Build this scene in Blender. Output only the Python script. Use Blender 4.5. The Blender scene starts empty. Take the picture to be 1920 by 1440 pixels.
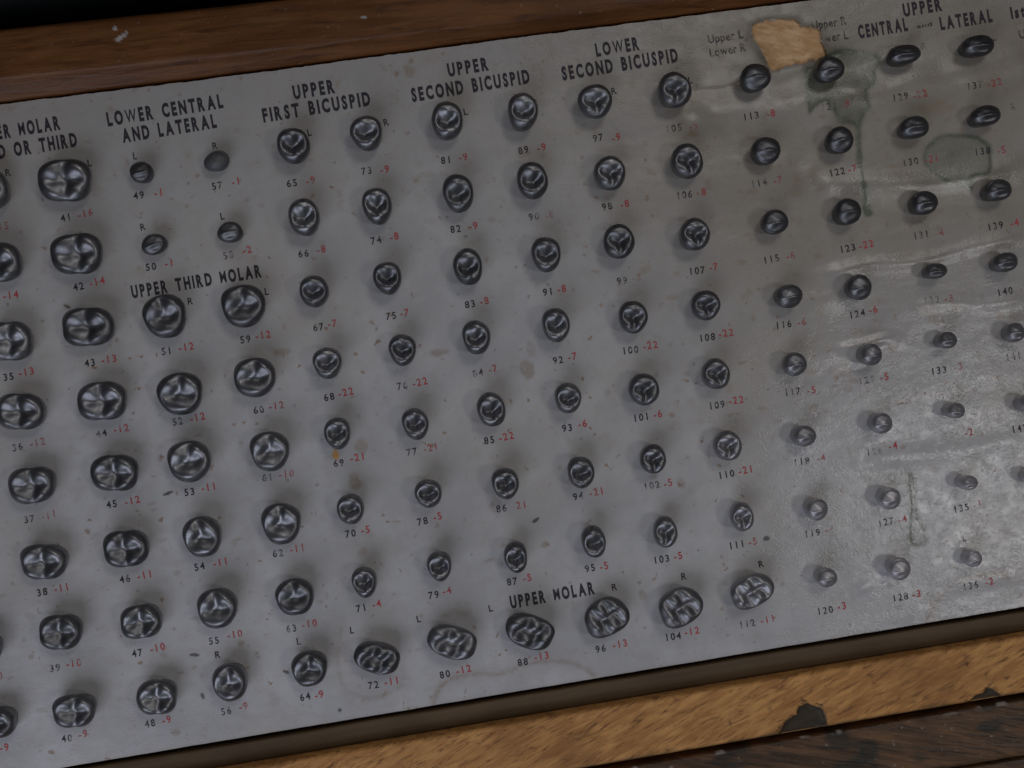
import bpy, math, random
import numpy as np
from mathutils import Matrix, Vector

random.seed(7)
rng = np.random.default_rng(7)
scene = bpy.context.scene
COL = scene.collection
MM = 0.001

# ------------------------------------------------------------------ camera, world, lamps, exposure
CAM_RIGHT, CAM_UP, CAM_BACK = [0.986866, -0.15746, 0.036088], [0.157901, 0.987407, -0.009707], [-0.034105, 0.015278, 0.999301]
CAM_Z = 0.25588
cd = bpy.data.cameras.new('camera'); cam = bpy.data.objects.new('camera', cd); COL.objects.link(cam)
cam.matrix_world = Matrix(((CAM_RIGHT[0], CAM_UP[0], CAM_BACK[0], 0), (CAM_RIGHT[1], CAM_UP[1], CAM_BACK[1], 0),
                           (CAM_RIGHT[2], CAM_UP[2], CAM_BACK[2], CAM_Z), (0, 0, 0, 1)))
cd.sensor_width = 36; cd.lens = 43.125; cd.clip_start = 0.01; cd.clip_end = 20
cd.dof.use_dof = True; cd.dof.focus_distance = 0.2545; cd.dof.aperture_fstop = 9.0
scene.camera = cam

w = bpy.data.worlds.new('World'); scene.world = w; w.use_nodes = True
bg = w.node_tree.nodes['Background']; bg.inputs['Color'].default_value = (0.84, 0.86, 1.0, 1); bg.inputs['Strength'].default_value = 0.055

def lamp(name, loc, aim, sx, sy, power, color):
    l = bpy.data.lights.new(name, 'AREA'); l.shape = 'RECTANGLE'; l.size = sx; l.size_y = sy; l.energy = power; l.color = color
    o = bpy.data.objects.new(name, l); COL.objects.link(o); o.location = loc
    o.rotation_euler = (Vector(aim) - Vector(loc)).to_track_quat('-Z', 'Y').to_euler()
lamp('ceiling_lamp', (0.27, 0.33, 0.74), (0, 0, 0), 0.18, 0.18, 0.60, (1.0, 0.95, 0.90))
lamp('back_window_lamp', (0.04, 0.66, 0.66), (0, -0.02, 0), 0.60, 0.30, 0.50, (0.97, 0.97, 1.0))
lamp('front_window_lamp', (-0.26, -0.44, 0.41), (-0.05, -0.05, 0), 0.50, 0.44, 1.30, (0.80, 0.85, 1.0))
lamp('side_lamp', (0.362, -0.150, 0.62), (0.1, -0.04, 0), 0.09, 0.11, 0.31, (1.0, 0.98, 0.96))

scene.view_settings.view_transform = 'Standard'; scene.view_settings.look = 'None'
scene.view_settings.gamma = 1.0; scene.view_settings.use_curve_mapping = False; scene.view_settings.exposure = 0.0
scene.render.filter_size = 2.5
scene.cycles.max_bounces = 8

# ------------------------------------------------------------------ measured layout, in mm on the card
CROWNS = [  # printed number, kind, x, y, width, depth (mm), black number at, red size, red at, side letter, at
 (31,'M',-107.1,-39.94,9.11,7.05,None,'-10',(-106.1,-46.55),None,None),
 (32,'M',-106.04,-55.39,8.02,6.61,None,'-9',(-106.55,-61.34),None,None),
 (33,'M',-90.81,51.88,9.87,8.46,None,'-15',(-89.85,44.69),'R',(-86.68,55.38)),
 (34,'M',-90.71,36.96,9.76,8.24,(-94.85,30.19),'-14',(-90.21,30.45),None,None),
 (35,'M',-90.93,20.74,9.43,8.02,(-93.35,13.97),'-13',(-89.66,14.38),None,None),
 (36,'M',-90.7,6.18,9.43,7.59,(-93.87,-0.62),'-12',(-89.75,-0.29),None,None),
 (37,'M',-90.98,-8.82,9.22,7.48,(-93.91,-15.65),'-11',(-90.04,-15.51),None,None),
 (38,'M',-91.02,-24.39,9.22,7.26,(-93.77,-30.96),'-11',(-89.88,-30.72),None,None),
 (39,'M',-90.22,-39.18,8.46,7.16,(-93.73,-46.85),'-10',(-89.81,-46.5),None,None),
 (40,'M',-90.16,-55.6,8.46,6.72,(-93.71,-61.63),'-9',(-90.35,-61.31),None,None),
 (41,'M',-74.64,51.26,10.52,8.67,(-76.74,44.43),'-16',(-72.53,44.67),'L',(-69.99,54.81)),
 (42,'M',-74.58,36.31,10.08,8.46,(-76.34,30.05),'-14',(-72.43,30.44),None,None),
 (43,'M',-74.52,21.0,10.41,8.02,(-76.61,14.19),'-13',(-72.63,14.33),None,None),
 (44,'M',-74.27,5.75,9.76,8.02,(-76.59,-0.52),'-12',(-72.45,-0.18),None,None),
 (45,'M',-74.25,-8.84,9.33,7.59,(-76.9,-15.31),'-12',(-72.58,-15.24),None,None),
 (46,'M',-74.31,-24.38,9.0,7.7,(-76.69,-31.0),'-11',(-72.69,-30.88),None,None),
 (47,'M',-73.74,-39.72,8.35,6.94,(-76.68,-46.58),'-10',(-72.41,-46.17),None,None),
 (48,'M',-73.21,-55.69,8.02,7.16,(-76.44,-61.43),'-9',(-72.97,-61.24),None,None),
 (49,'S',-59.22,50.63,4.67,4.35,(-61.19,46.69),'-1',(-57.23,46.64),'L',(-60.64,54.82)),
 (50,'S',-59.09,35.88,5.33,4.24,(-61.07,31.77),'-1',(-57.4,31.98),'R',(-61.37,40.16)),
 (51,'T',-59.04,20.86,8.56,8.89,(-60.85,14.13),'-12',(-56.61,14.35),'R',(-54.23,23.57)),
 (52,'T',-58.51,4.93,8.89,8.78,(-60.8,-0.61),'-12',(-56.67,-0.38),None,None),
 (53,'T',-58.83,-9.23,8.67,8.45,(-60.76,-15.38),'-11',(-56.82,-15.01),None,None),
 (54,'T',-58.62,-24.5,7.69,8.34,(-61.19,-30.99),'-11',(-56.94,-30.8),None,None),
 (55,'T',-57.94,-39.66,8.02,8.24,(-60.73,-46.67),'-10',(-56.3,-46.07),'R',(-60.43,-49.65)),
 (56,'T',-57.84,-55.03,7.04,7.59,(-60.58,-61.54),'-9',(-56.95,-61.15),None,None),
 (57,'P',-43.79,50.67,5.33,4.02,(-45.02,46.2),'-1',(-41.21,46.51),'R',(-44.14,54.41)),
 (58,'S',-43.35,35.81,5.22,4.35,(-45.04,31.72),'-2',(-41.08,32.22),'L',(-44.95,39.84)),
 (59,'T',-42.94,20.42,8.89,8.67,(-44.36,13.97),'-12',(-40.64,14.28),'L',(-38.44,23.1)),
 (60,'T',-42.99,5.49,8.56,8.02,(-43.98,-0.86),'-12',(-40.26,-0.56),None,None),
 (61,'T',-42.57,-9.59,7.91,8.13,(-44.59,-14.99),'-10',(-40.45,-14.88),None,None),
 (62,'T',-42.47,-24.66,7.91,8.45,(-44.82,-30.89),'-11',(-40.86,-30.53),None,None),
 (63,'T',-41.98,-40.09,7.69,7.59,(-44.6,-46.79),'-10',(-40.74,-46.42),'L',(-43.5,-49.67)),
 (64,'T',-41.38,-54.91,7.26,7.15,(-44.04,-61.31),'-9',(-41.14,-61.35),None,None),
 (65,'B',-27.92,51.03,6.61,7.26,(-29.77,44.41),'-9',(-25.89,44.37),'L',(-24.52,54.2)),
 (66,'B',-28.0,36.19,6.39,7.58,(-29.71,29.66),'-8',(-25.98,29.98),None,None),
 (67,'B',-28.29,21.04,5.85,6.61,(-29.09,14.13),'-7',(-26.14,14.44),None,None),
 (68,'B',-28.13,5.95,5.96,6.39,(-29.22,-0.53),'-22',(-25.69,-0.09),None,None),
 (69,'B',-28.31,-8.51,5.42,6.5,(-29.44,-14.42),'-21',(-25.55,-13.82),None,None),
 (70,'B',-28.12,-24.16,5.52,6.39,(-29.37,-29.28),'-5',(-26.2,-29.01),None,None),
 (71,'B',-27.55,-39.57,4.98,6.5,(-29.77,-44.98),'-4',(-26.36,-44.65),None,None),
 (72,'U',-27.59,-54.95,9.1,6.83,(-29.7,-61.25),'-11',(-25.97,-61.09),'L',(-32.24,-49.19)),
 (73,'B',-12.56,51.28,6.61,6.93,(-14.15,44.58),'-9',(-10.38,44.34),'R',(-8.52,53.89)),
 (74,'B',-12.78,36.16,5.96,7.58,(-14.46,30.08),'-8',(-10.63,30.27),None,None),
 (75,'B',-13.09,21.14,5.74,6.71,(-13.9,14.08),'-7',(-11.06,14.31),None,None),
 (76,'B',-12.56,6.47,5.52,6.61,(-13.91,-0.63),'-22',(-10.18,-0.44),None,None),
 (77,'B',-12.35,-9.13,5.42,6.61,(-14.12,-14.54),'-21',(-10.26,-14.27),None,None),
 (78,'B',-12.07,-23.66,5.52,5.96,(-14.22,-29.17),'-5',(-11.0,-28.69),None,None),
 (79,'B',-12.08,-38.67,4.98,6.28,(-14.35,-44.73),'-4',(-11.47,-44.3),None,None),
 (80,'U',-12.15,-54.41,9.75,7.48,(-14.68,-61.52),'-12',(-10.68,-61.18),'L',(-18.21,-49.17)),
 (81,'E',3.81,51.22,6.39,7.8,(2.37,44.28),'-9',(6.09,44.39),'L',(8.13,53.6)),
 (82,'E',3.95,36.46,6.28,7.8,(2.2,29.85),'-9',(5.92,29.94),None,None),
 (83,'E',3.4,20.89,5.96,7.58,(2.69,13.94),'-8',(5.75,14.13),None,None),
 (84,'E',3.09,6.43,5.74,7.04,(2.07,-0.48),'-7',(5.28,-0.09),None,None),
 (85,'E',3.4,-8.72,5.85,7.15,(2.16,-14.7),'-22',(5.8,-14.5),None,None),
 (86,'E',4.06,-23.84,5.52,6.61,(2.44,-29.19),'-21',(6.07,-29.11),None,None),
 (87,'E',3.91,-39.13,4.77,6.61,(2.23,-44.66),'-5',(5.44,-44.39),None,None),
 (88,'U',4.04,-54.82,9.86,7.59,(1.78,-61.69),'-13',(5.83,-61.12),'L',(-3.05,-49.44)),
 (89,'E',19.39,50.62,6.17,7.58,(18.73,43.91),'-9',(22.56,43.89),'R',(22.81,53.28)),
 (90,'E',19.42,36.46,6.28,7.69,(18.74,29.87),'-8',(22.01,29.81),None,None),
 (91,'E',19.78,21.22,6.06,7.15,(19.03,13.95),'-8',(22.11,14.14),None,None),
 (92,'E',19.37,6.69,5.63,7.15,(18.99,-0.47),'-7',(22.1,-0.18),None,None),
 (93,'E',19.32,-8.71,5.52,6.28,(18.64,-14.76),'-6',(21.99,-14.4),None,None),
 (94,'E',19.76,-24.27,5.52,6.61,(18.72,-29.25),'-21',(22.51,-28.97),None,None),
 (95,'E',19.99,-38.7,4.98,6.71,(18.78,-44.56),'-5',(21.73,-44.6),None,None),
 (96,'V',20.36,-54.52,9.0,8.45,(18.34,-61.64),'-13',(22.48,-61.31),'R',(23.25,-49.28)),
 (97,'Y',34.75,50.94,7.04,7.04,(34.56,44.08),'-9',(38.34,43.61),'R',(39.41,53.24)),
 (98,'Y',35.14,35.74,6.61,7.04,(34.19,29.62),'-8',(37.93,29.6),None,None),
 (99,'Y',35.12,21.47,6.39,7.26,(34.86,13.84),'-8',(37.95,14.03),None,None),
 (100,'Y',35.48,5.72,6.07,6.72,(34.47,-0.79),'-22',(38.62,-0.43),None,None),
 (101,'Y',35.26,-9.14,6.29,6.72,(34.37,-15.03),'-6',(37.91,-14.92),None,None),
 (102,'Y',34.98,-23.72,5.42,6.18,(34.46,-29.55),'-5',(37.76,-29.53),None,None),
 (103,'Y',35.24,-39.15,4.98,6.61,(34.04,-45.16),'-5',(37.48,-45.04),None,None),
 (104,'V',35.6,-55.09,8.78,8.56,(33.94,-61.64),'-12',(37.89,-61.16),'R',(38.03,-49.46)),
 (105,'Y',51.1,50.75,6.83,7.37,(50.71,43.64),'-9',(54.78,43.48),'L',(55.61,53.04)),
 (106,'Y',51.34,35.93,6.61,7.26,(50.75,29.54),'-8',(54.28,29.56),None,None),
 (107,'Y',50.55,20.58,6.29,6.72,(50.94,13.46),'-7',(54.4,13.71),None,None),
 (108,'Y',50.73,6.05,6.07,6.18,(50.88,-0.68),'-22',(54.8,-0.39),None,None),
 (109,'Y',50.56,-8.61,5.85,6.39,(50.66,-15.04),'-22',(54.72,-14.67),None,None),
 (110,'Y',50.79,-23.64,5.85,6.29,(50.39,-29.76),'-21',(54.32,-29.49),None,None),
 (111,'Y',51.54,-38.62,4.88,6.07,(50.09,-44.73),'-5',(53.54,-44.62),None,None),
 (112,'V',51.14,-54.18,8.78,7.26,(49.84,-61.56),'-11',(54.0,-61.34),'R',(54.6,-49.58)),
 (113,'C',68.36,50.63,6.4,5.64,(67.11,43.63),'-8',(71.21,43.58),None,None),
 (114,'C',68.04,35.36,6.07,5.64,(66.72,29.57),'-7',(70.62,29.64),None,None),
 (115,'C',67.74,20.84,5.53,5.2,(66.81,13.47),'-6',(70.83,13.53),None,None),
 (116,'C',68.0,5.19,5.53,4.99,(67.24,-0.54),'-6',(71.02,-0.57),None,None),
 (117,'C',67.38,-9.16,4.99,4.88,(66.95,-14.81),'-5',(70.8,-15.09),None,None),
 (118,'C',66.73,-24.15,4.77,4.45,(66.56,-29.66),'-4',(70.6,-29.52),None,None),
 (119,'C',66.99,-39.53,4.66,4.66,(66.46,-44.92),'-4',(70.06,-44.71),None,None),
 (120,'C',66.88,-53.99,4.45,4.01,(66.62,-61.51),'-3',(70.12,-61.18),None,None),
 (121,'C',84.04,50.28,6.18,5.2,(83.62,43.16),'-8',(87.05,43.1),None,None),
 (122,'C',83.84,35.24,5.75,5.53,(83.41,29.38),'-7',(86.65,29.56),None,None),
 (123,'C',82.97,20.27,5.53,5.42,(83.17,13.19),'-22',(87.1,13.37),None,None),
 (124,'C',83.03,4.69,5.31,5.31,(83.05,-0.77),'-6',(86.44,-0.39),None,None),
 (125,'C',83.15,-9.47,4.55,4.55,(82.91,-14.86),'-5',(86.61,-14.77),None,None),
 (126,'C',83.26,-24.05,4.55,4.34,(82.15,-30.02),'-4',(86.17,-29.41),None,None),
 (127,'C',82.7,-39.67,4.66,4.55,(82.32,-45.13),'-4',(85.79,-45.12),None,None),
 (128,'C',82.38,-54.51,4.77,4.66,(82.9,-61.36),'-3',(86.27,-61.23),None,None),
 (129,'I',99.92,50.74,6.73,4.12,(99.08,42.86),'-22',(103.22,42.8),'R',(105.69,52.75)),
 (130,'I',99.67,35.61,6.18,4.56,(99.24,29.11),'-21',(103.49,29.02),None,None),
 (131,'I',99.3,19.74,5.64,4.88,(99.0,13.57),'-4',(102.9,13.42),None,None),
 (132,'I',99.64,5.42,4.67,3.25,(99.14,-0.34),'-3',(102.68,-0.56),None,None),
 (133,'I',99.65,-9.21,4.01,3.58,(98.42,-15.29),'-3',(102.49,-15.14),None,None),
 (134,'I',99.02,-23.87,3.91,3.25,(99.03,-29.21),'-2',(102.62,-29.22),None,None),
 (135,'I',99.37,-39.29,3.69,3.15,(98.68,-44.83),'-1',(101.96,-44.57),None,None),
 (136,'S',98.23,-55.24,3.7,3.48,(98.07,-61.36),'-2',(102.04,-61.21),'L',(98.27,-51.18)),
 (137,'I',115.36,50.45,6.84,4.34,(115.24,42.92),'-22',(119.4,42.86),'L',(120.86,52.29)),
 (138,'I',114.94,35.59,6.29,4.23,(114.81,29.0),'-5',(118.69,28.63),'R',(122.69,37.24)),
 (139,'I',115.03,19.96,5.64,4.56,(115.1,13.01),'-4',(119.17,13.06),None,None),
 (140,'I',114.4,4.86,5.21,4.01,(115.01,-1.01),'-3',(118.96,-0.95),None,None),
 (141,'I',114.23,-9.94,4.01,4.01,(114.59,-14.89),'-3',(118.55,-14.83),None,None),
 (142,'I',114.37,-24.98,3.69,3.69,(113.61,-30.19),'-2',(117.57,-30.14),None,None),
 (143,'I',113.04,-40.21,3.47,3.25,None,None,None,None,None),
]
HEADINGS = [('LOWER MOLAR', (-84.1, 63.83), 18.83, 2.74), ('SECOND OR THIRD', (-84.3, 59.88), 24.97, 2.74), ('LOWER CENTRAL', (-53.1, 63.22), 23.98, 2.74), ('AND LATERAL', (-52.83, 59.41), 19.49, 2.74), ('UPPER', (-22.24, 62.89), 8.65, 2.74), ('FIRST BICUSPID', (-22.27, 59.21), 22.45, 2.74), ('UPPER', (10.04, 62.71), 8.54, 2.63), ('SECOND BICUSPID', (9.97, 58.8), 24.86, 2.74), ('LOWER', (41.52, 62.25), 9.2, 2.63), ('SECOND BICUSPID', (41.5, 58.54), 24.64, 2.74), ('UPPER', (106.62, 60.88), 8.32, 2.63), ('CENTRAL', (97.62, 57.8), 10.62, 2.63), ('LATERAL', (115.46, 56.96), 11.28, 2.63), ('1st', (126.67, 56.88), 3.07, 2.41), ('UPPER THIRD MOLAR', (-52.39, 27.4), 26.94, 2.52), ('UPPER MOLAR', (10.06, -48.79), 17.85, 2.52)]
FADED = [('Upper L', (64.37, 60.96), 7.45, 1.86), ('Lower R', (64.38, 58.15), 7.67, 1.86), ('Upper R', (86.46, 60.49), 7.45, 1.86), ('wer L', (87.48, 57.51), 5.26, 1.86), ('and', (106.48, 57.05), 3.29, 0.88), ('Upper', (129.41, 52.15), 6.57, 1.86)]
GREEN1 = [(85.02, 54.26), (89.67, 54.69), (94.1, 53.65), (96.43, 51.42), (94.91, 49.0), (94.13, 46.48), (92.34, 44.86), (92.44, 41.83), (90.24, 38.76), (89.3, 34.75), (89.21, 30.98), (89.19, 27.2), (89.38, 22.26), (89.53, 19.58), (87.98, 19.45), (87.75, 22.89), (87.88, 27.41), (87.71, 31.21), (88.15, 35.68), (88.18, 38.32), (85.38, 39.5), (83.73, 42.39), (83.09, 44.38), (81.05, 43.55), (79.7, 42.25), (79.0, 43.86), (79.32, 48.34), (80.02, 51.62), (81.63, 52.13)]
GREEN2 = [(105.9, 33.35), (110.49, 33.22), (114.17, 32.09), (116.52, 29.83), (116.44, 26.81), (115.16, 23.59), (112.09, 23.68), (110.8, 21.61), (108.91, 23.04), (107.23, 22.16), (105.23, 24.17), (102.54, 26.67), (101.82, 29.43), (102.92, 31.53)]
GREEN3 = [(88.25, -36.03), (89.41, -36.0), (89.35, -40.79), (89.39, -44.23), (89.83, -46.59), (90.28, -48.95), (90.09, -50.87), (87.98, -51.78), (86.41, -50.03), (86.78, -46.89), (87.59, -43.93), (87.84, -39.4)]
ARCA = [(-17.93, -67.09), (-16.45, -64.17), (-13.67, -62.94), (-9.65, -62.49), (-3.0, -63.27), (2.26, -62.23), (8.45, -62.47), (13.24, -64.42), (15.87, -67.13)]
ARCB = [(87.85, -67.46), (90.15, -63.83), (94.8, -60.01), (99.5, -59.64), (104.12, -59.83), (105.73, -60.68)]
ARCC = [(-34.41, -48.72), (-36.25, -54.61), (-36.26, -60.25), (-34.35, -62.27), (-30.16, -64.11), (-24.88, -62.74), (-23.22, -60.76)]
HOLE = [(70.28, 62.34), (73.8, 62.94), (79.38, 62.11), (80.5, 60.47), (84.03, 59.61), (84.11, 57.22), (84.83, 54.52), (84.42, 53.33), (79.08, 52.89), (72.92, 52.24), (72.31, 53.46), (71.81, 55.34), (70.93, 57.73), (69.75, 60.39)]
TEAR = [(55.99, 51.18), (61.03, 50.65), (65.62, 50.86), (69.29, 51.66), (72.58, 52.29), (79.08, 52.89), (84.66, 53.41)]
CHIP1 = [(50.42, -77.36), (52.76, -76.06), (53.72, -74.73), (55.69, -74.43), (58.73, -76.22), (58.97, -78.07), (59.04, -79.68), (52.84, -82.35), (48.16, -81.55), (49.05, -79.26)]
CHIP2 = [(86.75, -79.91), (88.69, -78.52), (90.37, -78.17), (91.07, -77.11), (92.47, -77.88), (94.36, -79.59), (93.34, -80.6), (88.45, -81.48)]
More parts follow.
